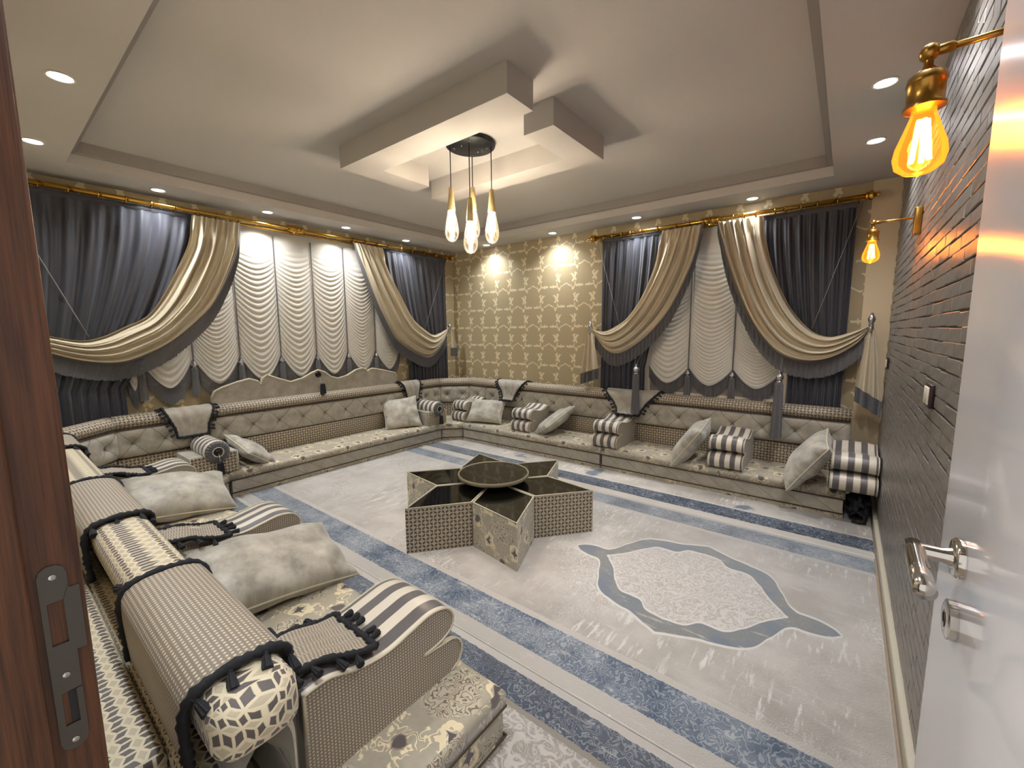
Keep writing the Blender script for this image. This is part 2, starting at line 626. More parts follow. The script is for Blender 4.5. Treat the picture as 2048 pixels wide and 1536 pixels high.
def lathe(name, prof, c, mat, parent=None, n=20, axis=2, local=False, sgn=1, cap=True, ell=1.0):
    vs, fs = [], []
    for r, h in prof:
        for i in range(n):
            a = 2 * pi * i / n
            p = (r * math.cos(a), r * math.sin(a) * ell, h * sgn)
            p = (p, (p[0], p[2], p[1]), (p[2], p[0], p[1]))[(2, 1, 0).index(axis)]
            vs.append((c[0] + p[0], c[1] + p[1], c[2] + p[2]))
    for j in range(len(prof) - 1):
        for i in range(n):
            k = (i + 1) % n
            fs.append((j * n + i, j * n + k, (j + 1) * n + k, (j + 1) * n + i))
    if cap:
        if prof[0][0] > 1e-5:
            fs.append(tuple(range(n))[::-1])
        if prof[-1][0] > 1e-5:
            fs.append(tuple((len(prof) - 1) * n + i for i in range(n)))
    bm = bmesh.new()
    bv = [bm.verts.new(v) for v in vs]
    for f in fs:
        bm.faces.new([bv[i] for i in f])
    bmesh.ops.remove_doubles(bm, verts=bm.verts, dist=1e-5)
    o = from_bm(name, bm, mat, parent, True, local)
    o.data.set_sharp_from_angle(angle=math.radians(50))
    return o

def tube_data(pts, r, n=6, closed=False, rz=None):
    pts = [Vector(p) for p in pts]
    m = len(pts)
    vs, fs, uvs = [], [], []
    t0 = (pts[1] - pts[0]).normalized()
    nv = t0.orthogonal().normalized()
    L = 0
    for k, p in enumerate(pts):
        if closed:
            t = (pts[(k + 1) % m] - pts[k - 1]).normalized()
        else:
            t = (pts[min(k + 1, m - 1)] - pts[max(k - 1, 0)]).normalized()
        nv = (nv - t * nv.dot(t)).normalized()
        b = t.cross(nv)
        rr = r(k / max(1, m - 1)) if callable(r) else r
        if k:
            L += (p - pts[k - 1]).length
        for i in range(n):
            a = 2 * pi * i / n
            vs.append(p + nv * math.cos(a) * rr + b * math.sin(a) * rr)
            uvs.append((L, i / n * 2 * pi * rr))
    for k in range(m if closed else m - 1):
        q = (k + 1) % m
        for i in range(n):
            j = (i + 1) % n
            fs.append((k * n + i, k * n + j, q * n + j, q * n + i))
    if not closed:
        fs.append(tuple(range(n))[::-1])
        fs.append(tuple((m - 1) * n + i for i in range(n)))
    return vs, fs, uvs

def tube(name, pts, r, mat, parent=None, n=6, closed=False, local=False):
    vs, fs, uvs = tube_data(pts, r, n, closed)
    return raw(name, vs, fs, mat, parent, uvs, True, local)

def grid(name, f, nu, nv, mat, parent=None, local=False, uvf=None, closed=False, smooth=True):
    vs, fs, uvs = [], [], []
    for j in range(nv + 1):
        for i in range(nu + 1):
            u, v = i / nu, j / nv
            vs.append(f(u, v))
            uvs.append(uvf(u, v) if uvf else (u, v))
    for j in range(nv):
        for i in range(nu):
            a = j * (nu + 1) + i
            fs.append((a, a + 1, a + nu + 2, a + nu + 1))
    return raw(name, vs, fs, mat, parent, uvs, smooth, local)

def spline(pts, n, closed=False):
    """Catmull-Rom resampled evenly"""
    P = [Vector(p) for p in pts]
    m = len(P)
    out = []
    seg = m if closed else m - 1
    for k in range(seg):
        if closed:
            a, b, c, d = P[k - 1], P[k], P[(k + 1) % m], P[(k + 2) % m]
        else:
            a, b, c, d = P[max(k - 1, 0)], P[k], P[k + 1], P[min(k + 2, m - 1)]
        for i in range(12):
            t = i / 12
            out.append(.5 * ((2 * b) + (c - a) * t + (2 * a - 5 * b + 4 * c - d) * t * t + (3 * b - a - 3 * c + d) * t ** 3))
    out.append(P[0] if closed else P[-1])
    D = [0]
    for i in range(1, len(out)):
        D.append(D[-1] + (out[i] - out[i - 1]).length)
    res, j = [], 0
    for i in range(n + 1):
        s = D[-1] * i / n
        while j < len(D) - 2 and D[j + 1] < s:
            j += 1
        g = (s - D[j]) / max(1e-9, D[j + 1] - D[j])
        res.append(out[j].lerp(out[j + 1], min(1, g)))
    return res

def share(name, me, parent, loc=(0, 0, 0), rot=(0, 0, 0), scale=(1, 1, 1)):
    o = bpy.data.objects.new(name, me)
    o.location, o.rotation_euler, o.scale = loc, rot, scale
    return link(o, parent)

def structure(o, label, cat=None):
    return tag(o, label, cat, None, 'structure')

# ------------------------------------------------------------------ room shell
XA, XC, YB, YD, Z1, Z2 = -5.0, .285, 4.85, .05, 2.74, 2.90
structure(box('floor', (XA - .2, -1.2, -.1), (XC + .2, YB + .2, 0), 'floor'), 'plain floor under the rugs', 'floor')
structure(box('wall_left', (XA - .15, -.15, 0), (XA, YB + .15, 2.95), 'wallpaper'), 'gold wallpapered wall behind the wide blue curtains', 'wall')
structure(box('wall_back', (XA, YB, 0), (XC + .15, YB + .15, 2.95), 'wallpaper'), 'gold damask wallpapered wall between the two windows', 'wall')
wd = structure(box('wall_front', (XA, YD - .15, 0), (-.9, YD, 2.95), 'beige_wall'), 'beige wall behind the near sofa beside the doorway', 'wall')
box('lintel', (-.9, YD - .15, 2.12), (XC, YD, 2.95), 'beige_wall', wd)
box('side_pier', (.2, YD - .15, 0), (XC, YD, 2.12), 'beige_wall', wd)
structure(box('trim_1', (.092, YB - .03, 0), (XC, YB, Z1), 'beige_wall'), 'plain beige pilaster in the corner beside the brick wall', 'pilaster')

# ceiling: main slab, lowered border with stepped edge, two interlocking L-shaped drops
cl = structure(box('ceiling', (XA, YD, Z2), (XC, YB, Z2 + .08), 'ceiling'), 'white ceiling with lowered border and stepped recess', 'ceiling')
def ring(name, x0, x1, y0, y1, X0, X1, Y0, Y1, z0, z1, mt='ceiling'):
    poly = [(X0, Y0), (X1, Y0), (X1, Y1), (X0, Y1)]
    inn = [(x0, y0), (x1, y0), (x1, y1), (x0, y1)]
    vs = [(p[0], p[1], z) for z in (z0, z1) for p in poly + inn]
    fs = []
    for i in range(4):
        j = (i + 1) % 4
        fs += [(i, 4 + i, 4 + j, j), (8 + i, 8 + j, 12 + j, 12 + i), (4 + i, 12 + i, 12 + j, 4 + j), (i, j, 8 + j, 8 + i)]
    return raw(name, vs, fs, mt, cl)
ring('border', -4.53, -.17, .545, 4.45, XA, XC, YD, YB, Z1, Z1 + .078)
ring('border_step', -4.48, -.22, .595, 4.40, XA, XC, YD, YB, Z1 + .078, Z2, 'step_paint')
prism('dropped_frame', [(-3.10, 1.855), (-1.48, 1.855), (-1.48, 2.09), (-2.89, 2.09), (-2.89, 2.543), (-3.10, 2.543)], Z1, Z2, 'ceiling', cl)
prism('dropped_frame', [(-3.12, 2.775), (-1.70, 2.775), (-1.70, 2.298), (-1.478, 2.298), (-1.478, 2.97), (-3.12, 2.97)], Z1, Z2, 'ceiling', cl)

# brick wall: every brick stands proud of a dark recessed joint
wr = structure(box('wall_right', (XC, YD, 0), (XC + .15, YB, 2.95), 'mortar'), 'grey brick relief wall with wavy dark joints beside the door', 'wall')
BH, BL = .0508, .212
variants = []
def brick_mesh(k, l, h):
    rr = random.Random(k)
    bm = bmesh.new()
    bmesh.ops.create_cube(bm, size=1)
    for v in bm.verts:
        fx = v.co.x < 0
        v.co = Vector((-.0075 - rr.random() * .002 if fx else .002, v.co.y * (l - .004) + (rr.random() - .5) * .005 * fx, v.co.z * (h - .0035) + (rr.random() - .5) * .004 * fx))
    es = [e for e in bm.edges if all(v.co.x < -.004 for v in e.verts)]
    bmesh.ops.bevel(bm, geom=es, offset=.0028, segments=1, affect='EDGES')
    bmesh.ops.recalc_face_normals(bm, faces=bm.faces)
    me = bpy.data.meshes.new('brick')
    bm.to_mesh(me)
    bm.free()
    me.materials.append(MT['brick'])
    boxuv(me)
    for p in me.polygons:
        p.use_smooth = False
    return me
for k in range(8):
    variants.append(brick_mesh(k, BL, BH))
cells = []
for row in range(int(2.74 / BH) + 1):
    y = YD + .02 - (row % 2) * BL / 2 + R.uniform(-.03, .03)
    while y < YB:
        yc, zc = y + BL / 2, .085 + BH * (row + .5)
        if zc < Z1 - .02 and yc > YD + .1 and yc < YB - .1:
            px, py, dep = project((XC - .01, yc, zc))
            seen = dep > .1 and px < 2012 - .123 * py - (30 if py > 1000 else 0) and -20 < py < 1560 and yc > 1.2
            cells.append((0 if seen else 1, dep, yc, zc))
        y += BL
cells.sort()
far_v, far_f = [], []
for i, (s, dep, yc, zc) in enumerate(cells):
    me = variants[R.randrange(8)]
    zj = zc + .0022 * math.sin(yc * 7 + zc * 40)
    if i < 290:
        share('brick', me, wr, (XC, yc, zj))
    else:
        b0 = len(far_v)
        far_v += [(XC + v.co.x, yc + v.co.y, zj + v.co.z) for v in me.vertices]
        far_f += [tuple(b0 + q for q in p.vertices) for p in me.polygons]
tag(raw('brick_field', far_v, far_f, 'brick', wr), kind='stuff')
structure(box('baseboard_right', (XC - .032, YD + .1, 0), (XC + .001, YB - .031, .085), 'skirting', bev=.006), 'beige skirting board under the brick wall', 'baseboard')

# doorway: walnut jamb with strike plate, white door leaf standing open
jb = structure(box('door_frame', (-.9, YD - .17, 0), (-.8, YD + .012, 2.16), 'wood', bev=.003), 'walnut door frame post at the near left edge', 'door frame')
box('rebate_stop', (-.82, YD - .17, 0), (-.785, YD - .038, 2.12), 'wood', jb, bev=.003)
box('architrave', (-.98, YD + .0005, 0), (-.83, YD + .012, 2.2), 'wood', jb, bev=.004)
box('head', (-.9, YD - .17, 2.12), (.2, YD + .012, 2.18), 'wood', jb, bev=.003)
def plate_outline(y0, y1, z0, z1, r):
    return [(y0 + r - r * math.cos(a), z0 + r - r * math.sin(a)) for a in (0, .5, 1.05, pi / 2)] + \
           [(y1 - r + r * math.sin(a), z0 + r - r * math.cos(a)) for a in (0, .5, 1.05, pi / 2)] + \
           [(y1 - r + r * math.cos(a), z1 - r + r * math.sin(a)) for a in (0, .5, 1.05, pi / 2)] + \
           [(y0 + r - r * math.sin(a), z1 - r + r * math.cos(a)) for a in (0, .5, 1.05, pi / 2)]
def arc(y, z, r, a0, a1, n=5):
    return [(y + r * math.cos(a0 + (a1 - a0) * k / n), z + r * math.sin(a0 + (a1 - a0) * k / n)) for k in range(n + 1)]
outer = arc(.0335, 1.188, .0135, 0, pi) + arc(.0335, .948, .0135, pi, 2 * pi) + [(.047, 1.075), (.057, 1.075), (.057, 1.165), (.047, 1.165)]
slit = [(.047, 1.17), (.041, 1.1505), (.041, 1.0905), (.0255, 1.0905), (.0255, 1.1505), (.041, 1.1515), (.047, 1.1715)]
hole = [(.047, 1.02), (.041, 1.02), (.041, .972), (.027, .972), (.027, 1.02), (.041, 1.0212), (.047, 1.0212)]
outline = arc(.0335, 1.188, .0135, 0, pi) + arc(.0335, .948, .0135, pi, 2 * pi) + hole + [(.047, 1.075), (.057, 1.075), (.057, 1.165), (.047, 1.165)] + slit
sp = prism('strike_plate', outline, -.8, -.7975, 'steel', jb, axis=0)
box('bolt_hole', (-.8005, .033, .973), (-.7992, .041, 1.019), 'dark_cable', sp)
for zz in (1.185, 1.045, .948):
    lathe('screw', [(.0038, 0), (.0038, .001), (.002, .0018), (0, .0012)], (-.7975, .034, zz), 'silver', sp, 10, axis=0)

dr = thing('door_1', (.16, YD + .02, 0), 'white lacquered door standing open with chrome lever handle', 'door')
dr['kind'] = 'structure'
box('leaf', (.145, YD + .02, .012), (.185, .95, 2.06), 'white_door', dr, bev=.003)
hz, hy = 1.19, .80
hd = lathe('lever_handle', [(.027, 0), (.027, .008), (.024, .011), (.0125, .011), (.0105, .02), (.0105, .052)], (.145, hy, hz), 'chrome', dr, 24, axis=0, sgn=-1)
tube('lever', [(.0965, hy + .012, hz), (.0965, hy - .01, hz), (.0965, hy - .06, hz - .004), (.0965, hy - .115, hz - .006)], .0115, 'chrome', dr, 14)
lathe('key_rosette', [(.027, 0), (.027, .009), (.022, .011), (.012, .011), (.012, .009), (0, .009)], (.145, hy, hz - .09), 'chrome', dr, 24, axis=0, sgn=-1)
box('key_slot', (.1345, hy - .003, hz - .103), (.137, hy + .003, hz - .083), 'dark_cable', dr)

# back window behind the sheer blind
wn = structure(box('window_1', (-1.83, YB - .012, .76), (-.42, YB + .001, .82), 'white_plastic', bev=.003), 'white window frame behind the scalloped blind of the back wall', 'window')
for a, b in (((-1.83, .82), (-1.77, 2.5)), ((-.48, .82), (-.42, 2.5)), ((-1.16, .82), (-1.09, 2.5)), ((-1.83, 2.44), (-.42, 2.5))):
    box('window_frame', (a[0], YB - .012, a[1]), (b[0], YB + .001, b[1]), 'white_plastic', wn)
for a, b in ((-1.77, -1.16), (-1.09, -.48)):
    box('pane', (a, YB - .004, .82), (b, YB + .001, 2.44), 'step_paint', wn)

# switch plate and socket on the brick wall
for nm, yc, zc, wy, hz_, lab, cat, nk in (('light_switch', 2.28, 1.245, .12, .09, 'dark framed white triple light switch on the brick wall', 'switch', 3), ('wall_socket', 4.45, 1.235, .085, .085, 'small dark framed socket on the brick wall beside the hanging drape tail', 'socket', 1)):
    t = thing(nm, (XC - .011, yc, zc), lab, cat)
    box('frame', (XC - .023, yc - wy / 2, zc - hz_ / 2), (XC - .0085, yc + wy / 2, zc + hz_ / 2), 'dark_plastic', t, bev=.003)
    g = (wy - .022) / nk
    for i in range(nk):
        y0 = yc - wy / 2 + .011 + i * g
        box('rocker', (XC - .028, y0 + .001, zc - hz_ / 2 + .012), (XC - .0225, y0 + g - .001, zc + hz_ / 2 - .012), 'white_plastic', t, bev=.002)

# ------------------------------------------------------------------ rugs
def rug(kind, y0, y1, x0, x1, label):
    bm = bmesh.new()
    bmesh.ops.create_cube(bm, size=1)
    for v in bm.verts:
        v.co = Vector((x0 if v.co.x < 0 else x1, y0 if v.co.y < 0 else y1, .0005 if v.co.z < 0 else .012))
    bmesh.ops.bevel(bm, geom=[e for e in bm.edges if all(v.co.z > .01 for v in e.verts)], offset=.006, segments=2, affect='EDGES')
    o = from_bm('rug', bm, 'rug_' + kind, None, True)
    tag(o, label, 'rug', 'vintage style rugs laid edge to edge')
    for y in (y0 + .004, y1 - .004):
        pass
    return o
rug('middle', 1.392, 3.515, -4.6, .242, 'large vintage medallion rug with pale blue bands under the star table')
rug('far', 3.519, 4.4, -4.6, .248, 'rug strip with dark blue band along the back sofa')
rug('near', .4, 1.388, -4.6, .242, 'beige lace rug with navy band in front of the near sofa')

# ------------------------------------------------------------------ floor sofas
Z0, ZS = .0125, .25
def inset(poly, d):
    c = Vector((sum(p[0] for p in poly) / len(poly), sum(p[1] for p in poly) / len(poly)))
    return [tuple(Vector(p) + (c - Vector(p)).normalized() * d) for p in poly]

def back_run(t, a, b, nrm, buttons, roll_mat='lattice', e0=0, e1=0):
    near = roll_mat == 'lattice'
    pw = .55 if near else 1.0
    ca = lambda x: math.copysign(abs(x) ** pw, x)
    """one straight run of backrest from a to b; nrm points to the room"""
    a, b, nv = Vector((*a, 0)), Vector((*b, 0)), Vector((*nrm, 0)).normalized()
    L = (b - a).length
    d = (b - a) / L
    def P(s, n, z):
        q = a + d * s + nv * n
        return (q.x, q.y, z)
    def slab(name, n0, n1, z0, z1, mat, bev):
        pts = [(0, n0), (L, n0), (L, n1), (0, n1)]
        bm = bmesh.new()
        lo = [bm.verts.new(P(s, n, z0)) for s, n in pts]
        hi = [bm.verts.new(P(s, n, z1)) for s, n in pts]
        bm.faces.new(lo); bm.faces.new(hi)
        for i in range(4):
            bm.faces.new((lo[i], lo[(i + 1) % 4], hi[(i + 1) % 4], hi[i]))
        if bev:
            bmesh.ops.bevel(bm, geom=list(bm.edges), offset=bev, segments=2, profile=.5, affect='EDGES')
        return from_bm(name, bm, mat, t, bool(bev))
    slab('back_panel', -.14 if near else -.16, -.075, Z0, .60 if near else .72, 'lattice', .008)
    slab('lumbar_band', -.08, .0, ZS - .02, .452, 'lattice_small', .01)
    # tufted cushion
    nb = max(1, round(L / .25)) if buttons else 0
    bs = [(k + .5) * L / nb for k in range(nb)]
    zc, hh = .578, .128
    def f(u, v):
        s = u * L
        if v < .62:
            k = v / .62
            z = zc - hh + k * 2 * hh
            e = max(0, 1 - (2 * k - 1) ** 4) ** .5
            n = .004 + .042 * e
            for q in bs:
                dx, dz = s - q, z - zc
                r2 = dx * dx + dz * dz
                n -= .03 * math.exp(-r2 / .0009) + .012 * math.exp(-r2 / .006)
                if abs(dx) < .16:
                    n -= .006 * math.exp(-((abs(dx) - abs(dz) * .8) / .009) ** 2) * e
            ed = min(s, L - s)
            n -= .02 * math.exp(-ed / .018) * 1
        else:
            k = (v - .62) / .38
            z = zc + hh - k * 2 * hh
            n = .004 - .09 * math.sin(pi * min(1, k * 1.0)) ** .5 if 0 < k < 1 else .004
        return P(s, n, z)
    cu = grid('back_cushion', f, max(4, int(L / .022)), 26, 'tufted', t, uvf=lambda u, v: (u * (nb * .25 if nb else L), v * .45))
    for q in bs:
        o = lathe('button', [(0, -.004), (.011, -.002), (.012, .002), (.007, .006), (0, .007)], (0, 0, 0), 'button', cu, 8, axis=1, local=True)
        o.location = Vector(P(q, .012, zc)) - t.location
        o.rotation_euler = (0, 0, math.atan2(-nv.x, nv.y))
    tube('piping', [P(0, .012, .452), P(L, .012, .452)], .0055, 'piping', t)
    tube('piping', [P(0, .03, .703), P(L, .03, .703)], .0045, 'piping', t)
    # bolster roll along the top, ends domed
    m = 22
    vs, fs, uvs = [], [], []
    for k in range(9):
        for i in range(m + 1):
            an = 2 * pi * i / m
            vs.append(P(L * k / 8, -.04 + .08 * ca(math.cos(an)), .757 + .06 * ca(math.sin(an))))
            uvs.append((L * k / 8, i / m * .44))
    for k in range(8):
        for i in range(m):
            q = k * (m + 1) + i
            fs.append((q, q + 1, q + m + 2, q + m + 1))
    if not e0: fs.append(tuple(range(m)))
    if not e1: fs.append(tuple(8 * (m + 1) + i for i in range(m)))
    rl = raw('top_roll', vs, fs, roll_mat, t, uvs, True)
    if e0:
        vs, fs, uvs = [], [], []
        cp = [(0, 1), (.5, .88), (.8, .62), (.95, .33), (1, .02)]
        for k, g in cp:
            for i in range(m):
                an = 2 * pi * i / m
                vs.append(P(-e0 * k, -.04 + .08 * g * ca(math.cos(an)), .757 + .06 * g * ca(math.sin(an))))
                sw = (g if k < .9 else g) + .25 * (1 - k)
                uvs.append((.09 * sw * math.cos(an), .075 * sw * math.sin(an)))
        for k in range(4):
            for i in range(m):
                q, q2 = k * m + i, k * m + (i + 1) % m
                fs.append((q, q2, q2 + m, q + m))
        fs.append(tuple(4 * m + i for i in range(m)))
        raw('roll_end', vs, fs, roll_mat, rl, uvs, True)

def sofa(label, poly, front, runs, buttons=True, ends=(), panel='quilted', roll='lattice_small'):
    """poly: seat plan; front: polyline of the visible front; runs: backrest runs"""
    cx = sum(p[0] for p in poly) / len(poly)
    cy = sum(p[1] for p in poly) / len(poly)
    t = thing('floor_sofa', (cx, cy, Z0), label, 'sofa', 'low floor sofas around the room')
    prism('plinth_band', inset(poly, .006), Z0, .048, 'damask', t)
    prism('front_panel', inset(poly, .012), .048, .168, panel, t)
    prism('seat', poly, .168, ZS, 'damask', t, bev=.035, seg=4)
    for z in (.05, .168):
        tube('seat_piping', [(p[0], p[1], z) for p in front], .0055, 'piping', t)
    for k, r in enumerate(runs):
        e0, e1 = ends[k] if ends else (0, 0)
        back_run(t, r[0], r[1], r[2], buttons, roll, e0=e0, e1=e1)
    return t
bA, bB, bD = -4.79, 4.64, .315
q = .05
AFx, BFy, DFy = -4.335, 4.125, 1.055
sofa('long beige floor sofa under the scalloped blind, with carved headboard behind', [(AFx, 1.335), (AFx, 3.915), (-4.965, 3.915), (-4.965, 1.335)], [(AFx, 1.335), (AFx, 3.915)], [((bA, 1.335), (bA, 3.915), (1, 0))])
sofa('beige corner sofa section where the curtained wall meets the gold wall', [(AFx, 3.92), (-4.14, BFy), (-4.14, 4.815), (-4.965, 4.815), (-4.965, 3.92)], [(AFx, 3.92), (-4.14, BFy)],
     [((bA, 3.92), (bA, 4.3), (1, 0)), ((bA, 4.3), (-4.47, bB), (.72, -.69)), ((-4.47, bB), (-4.14, bB), (0, -1))])
sofa('beige floor sofa along the gold wallpapered wall', [(-4.135, BFy), (-2.03, BFy), (-2.03, 4.815), (-4.135, 4.815)], [(-4.135, BFy), (-2.03, BFy)], [((-4.135, bB), (-2.03, bB), (0, -1))])
sofa('beige floor sofa under the back window ending at the brick wall', [(-2.02, BFy), (.08, BFy), (.08, 4.815), (-2.02, 4.815)], [(-2.02, BFy), (.08, BFy), (.08, 4.6)], [((-2.02, bB), (.08, bB), (0, -1))])
sofa('beige corner sofa section at the left beside the door frame', [(AFx, 1.33), (-4.965, 1.33), (-4.965, .13), (-4.08, .13), (-4.08, DFy)], [(AFx, 1.33), (-4.08, DFy)],
     [((bA, .66), (bA, 1.33), (1, 0)), ((-4.45, bD), (bA, .66), (.72, .69)), ((-4.08, bD), (-4.45, bD), (0, 1))])
sofa('beige floor sofa by the near wall, its left half', [(-4.07, .13), (-2.46, .13), (-2.46, DFy), (-4.07, DFy)], [(-4.07, DFy), (-2.46, DFy)], [((-2.46, bD), (-4.07, bD), (0, 1))], panel='damask', roll='lattice')
sofa('beige floor sofa by the near wall, its open end nearest the camera', [(-2.45, .13), (-.87, .13), (-.87, DFy), (-2.45, DFy)], [(-2.45, DFy), (-.87, DFy), (-.87, .4)], [((-.87, bD), (-2.45, bD), (0, 1))], ends=[(.055, 0)], panel='damask', roll='lattice')
t = thing('back_bolster', (-2.6, .15, .3), 'long lattice patterned padded block behind the near sofa back', 'bolster')
box('padded_block', (-4.4, .058, Z0 + .24), (-1.09, .174, .612), 'lattice', t, bev=.018)

# ------------------------------------------------------------------ carved headboard on the long sofa
crest = [(1.40, .80), (1.40, .885), (1.425, .945), (1.49, .975), (1.62, 1.015), (1.74, 1.04), (1.82, 1.01), (1.85, .965), (1.865, 1.03), (1.915, 1.068), (2.02, 1.02), (2.155, .968), (2.3, 1.0), (2.4, 1.05), (2.475, 1.078), (2.55, 1.05), (2.63, .985), (2.72, .957), (2.85, .985), (2.97, 1.045), (3.06, 1.06), (3.11, 1.04), (3.126, 1.005), (3.15, 1.03), (3.2, 1.045), (3.32, 1.02), (3.46, .985), (3.555, .96), (3.585, .9), (3.585, .80)]
t = thing('sofa_headboard', (-4.87, 2.49, .8), 'wavy padded headboard with corded edge above the long sofa', 'headboard')
prism('panel', crest, -4.895, -4.85, 'velvet', t, axis=0)
tube('cord_edge', [(-4.85, y, z) for y, z in crest[1:-1]], .011, 'cream_piping', t, 8)
hr = lathe('rosette', [(0, .016), (.02, .014), (.034, .008), (.036, 0)], (-4.85, 2.475, 1.025), 'jewel', t, 16, axis=0)
def tassel(name, parent, top, length, r, mat, local=False, head='silver', n=14, hs=1.0):
    """turned head over a bundle of threads; returns skirt"""
    x, y, z = top
    if head:
        lathe(name + '_head', [(0, 0), (r * .3, -.004), (r * .35, -.02 * hs), (r * .75, -.032 * hs), (r * .8, -.045 * hs), (r * .45, -.06 * hs), (r * .6, -.066 * hs)], (x, y, z), head, parent, 12, local=local)
        z -= .064 * hs
    vs, fs = [], []
    m = 2 * n
    lv = [(0, .55), (.06, .8), (.35, .9), (.75, 1.0), (1, 1.08)]
    for k, g in lv:
        for i in range(m):
            rr = r * g * (1 if i % 2 else .86)
            a = 2 * pi * i / m
            vs.append((x + rr * math.cos(a), y + rr * math.sin(a), z - length * k - (.006 if i % 2 and k == 1 else 0)))
    for j in range(len(lv) - 1):
        for i in range(m):
            k = (i + 1) % m
            fs.append((j * m + i, j * m + k, (j + 1) * m + k, (j + 1) * m + i))
    fs.append(tuple(range(m)))
    fs.append(tuple((len(lv) - 1) * m + i for i in range(m))[::-1])
    return raw(name, vs, fs, mat, parent, None, False, local)
tube('tassel_cord', [(-4.835, 2.475, 1.01), (-4.80, 2.475, .96), (-4.765, 2.475, .92)], .004, 'silver', hr)
tassel('tassel', hr, (-4.755, 2.475, .925), .115, .032, 'black', head=None)

# ------------------------------------------------------------------ striped arm cushions
prof = [(0, 0), (.0, .2), (.0, .30), (.07, .305), (.16, .272), (.26, .258), (.36, .275), (.44, .288), (.51, .272), (.545, .225), (.53, .175), (.47, .152), (.40, .148), (.47, .138), (.55, .125), (.585, .075), (.57, .02), (.53, 0)]
def arm_mesh():
    W = .145
    path = spline([(0, p[0], p[1]) for p in prof[2:]], 70)
    path = [Vector((0, 0, .02)), Vector((0, 0, .15))] + path
    L = [0]
    for i in range(1, len(path)):
        L.append(L[-1] + (path[i] - path[i - 1]).length)
    vs, uvs, fs = [], [], []
    cs = [-W, -W * .97, -W * .5, 0, W * .5, W * .97, W]
    for i, p in enumerate(path):
        for c in cs:
            k = 1 - .006 * (abs(c) / W) ** 6 / .14
            vs.append((c, p.y, max(0.0, p.z * k)))
            uvs.append((c + .3, L[i]))
    m = len(cs)
    for i in range(len(path) - 1):
        for j in range(m - 1):
            q = i * m + j
            fs.append((q, q + m, q + m + 1, q + 1))
    me = bpy.data.meshes.new('striped_cover')
    me.from_pydata(vs, [], fs)
    me.update()
    me.uv_layers.new(name='UVMap')
    for l in me.loops:
        me.uv_layers[0].data[l.index].uv = uvs[l.vertex_index]
    me.materials.append(MT['stripe'])
    for p in me.polygons:
        p.use_smooth = True
    sides, pips = [], []
    for s in (-1, 1):
        ring_ = [(s * W, p.y, p.z * .957) for p in path] + [(s * W, .5, 0), (s * W, 0.0, 0)]
        sm = bpy.data.meshes.new('side_panel')
        sm.from_pydata(ring_, [], [tuple(range(len(ring_)))])
        sm.update()
        boxuv(sm)
        sm.materials.append(MT['weave'])
        sides.append(sm)
        v, f, u = tube_data([(s * W, p.y, p.z * .957 + .001) for p in path[1:]], .0045, 6)
        pm = bpy.data.meshes.new('edge_piping')
        pm.from_pydata([tuple(q) for q in v], [], f)
        pm.update()
        boxuv(pm)
        pm.materials.append(MT['cream_piping'])
        for q in pm.polygons:
            q.use_smooth = True
        pips.append(pm)
    return me, sides, pips
AM = arm_mesh()
def arm_cushion(loc, rz, label, sx=1.0, sy=1.0):
    t = thing('arm_cushion', loc, label, 'cushion', 'striped scroll arm cushions on the sofas', rz)
    t.scale = (sx, sy, 1)
    share('striped_cover', AM[0], t)
    for me in AM[1]:
        share('side_panel', me, t)
    for me in AM[2]:
        share('edge_piping', me, t)
    return t
ZC = ZS + .001
arm_cushion((-1.222, .452, ZC), 0, 'striped scroll arm cushion nearest the camera, tasselled scarf lying on it', 1.04)
arm_cushion((-2.475, .495, ZC), 0, 'striped scroll arm cushion between the two big velvet pillows on the near sofa', .92)
arm_cushion((-4.0, .42, ZC), 0, 'striped scroll arm cushion in the left corner behind the farther velvet pillow')
arm_cushion((-4.27, 4.64, ZC), pi, 'striped scroll arm cushion in the far corner, half behind a pillow', .86, .82)
arm_cushion((-3.165, 4.63, ZC), pi, 'striped scroll arm cushion between two velvet pillows on the gold wall sofa', 1.0, .8)
arm_cushion((-1.985, 4.62, ZC), pi, 'striped scroll arm cushion under the tasselled scarf on the back sofa', .98, .88)
arm_cushion((-.79, 4.62, ZC), pi, 'striped scroll arm cushion standing free in the middle of the back window sofa', .98, .9)
arm_cushion((.118, 4.60, ZC), pi, 'striped scroll arm cushion squeezed against the brick wall', .98, .95)

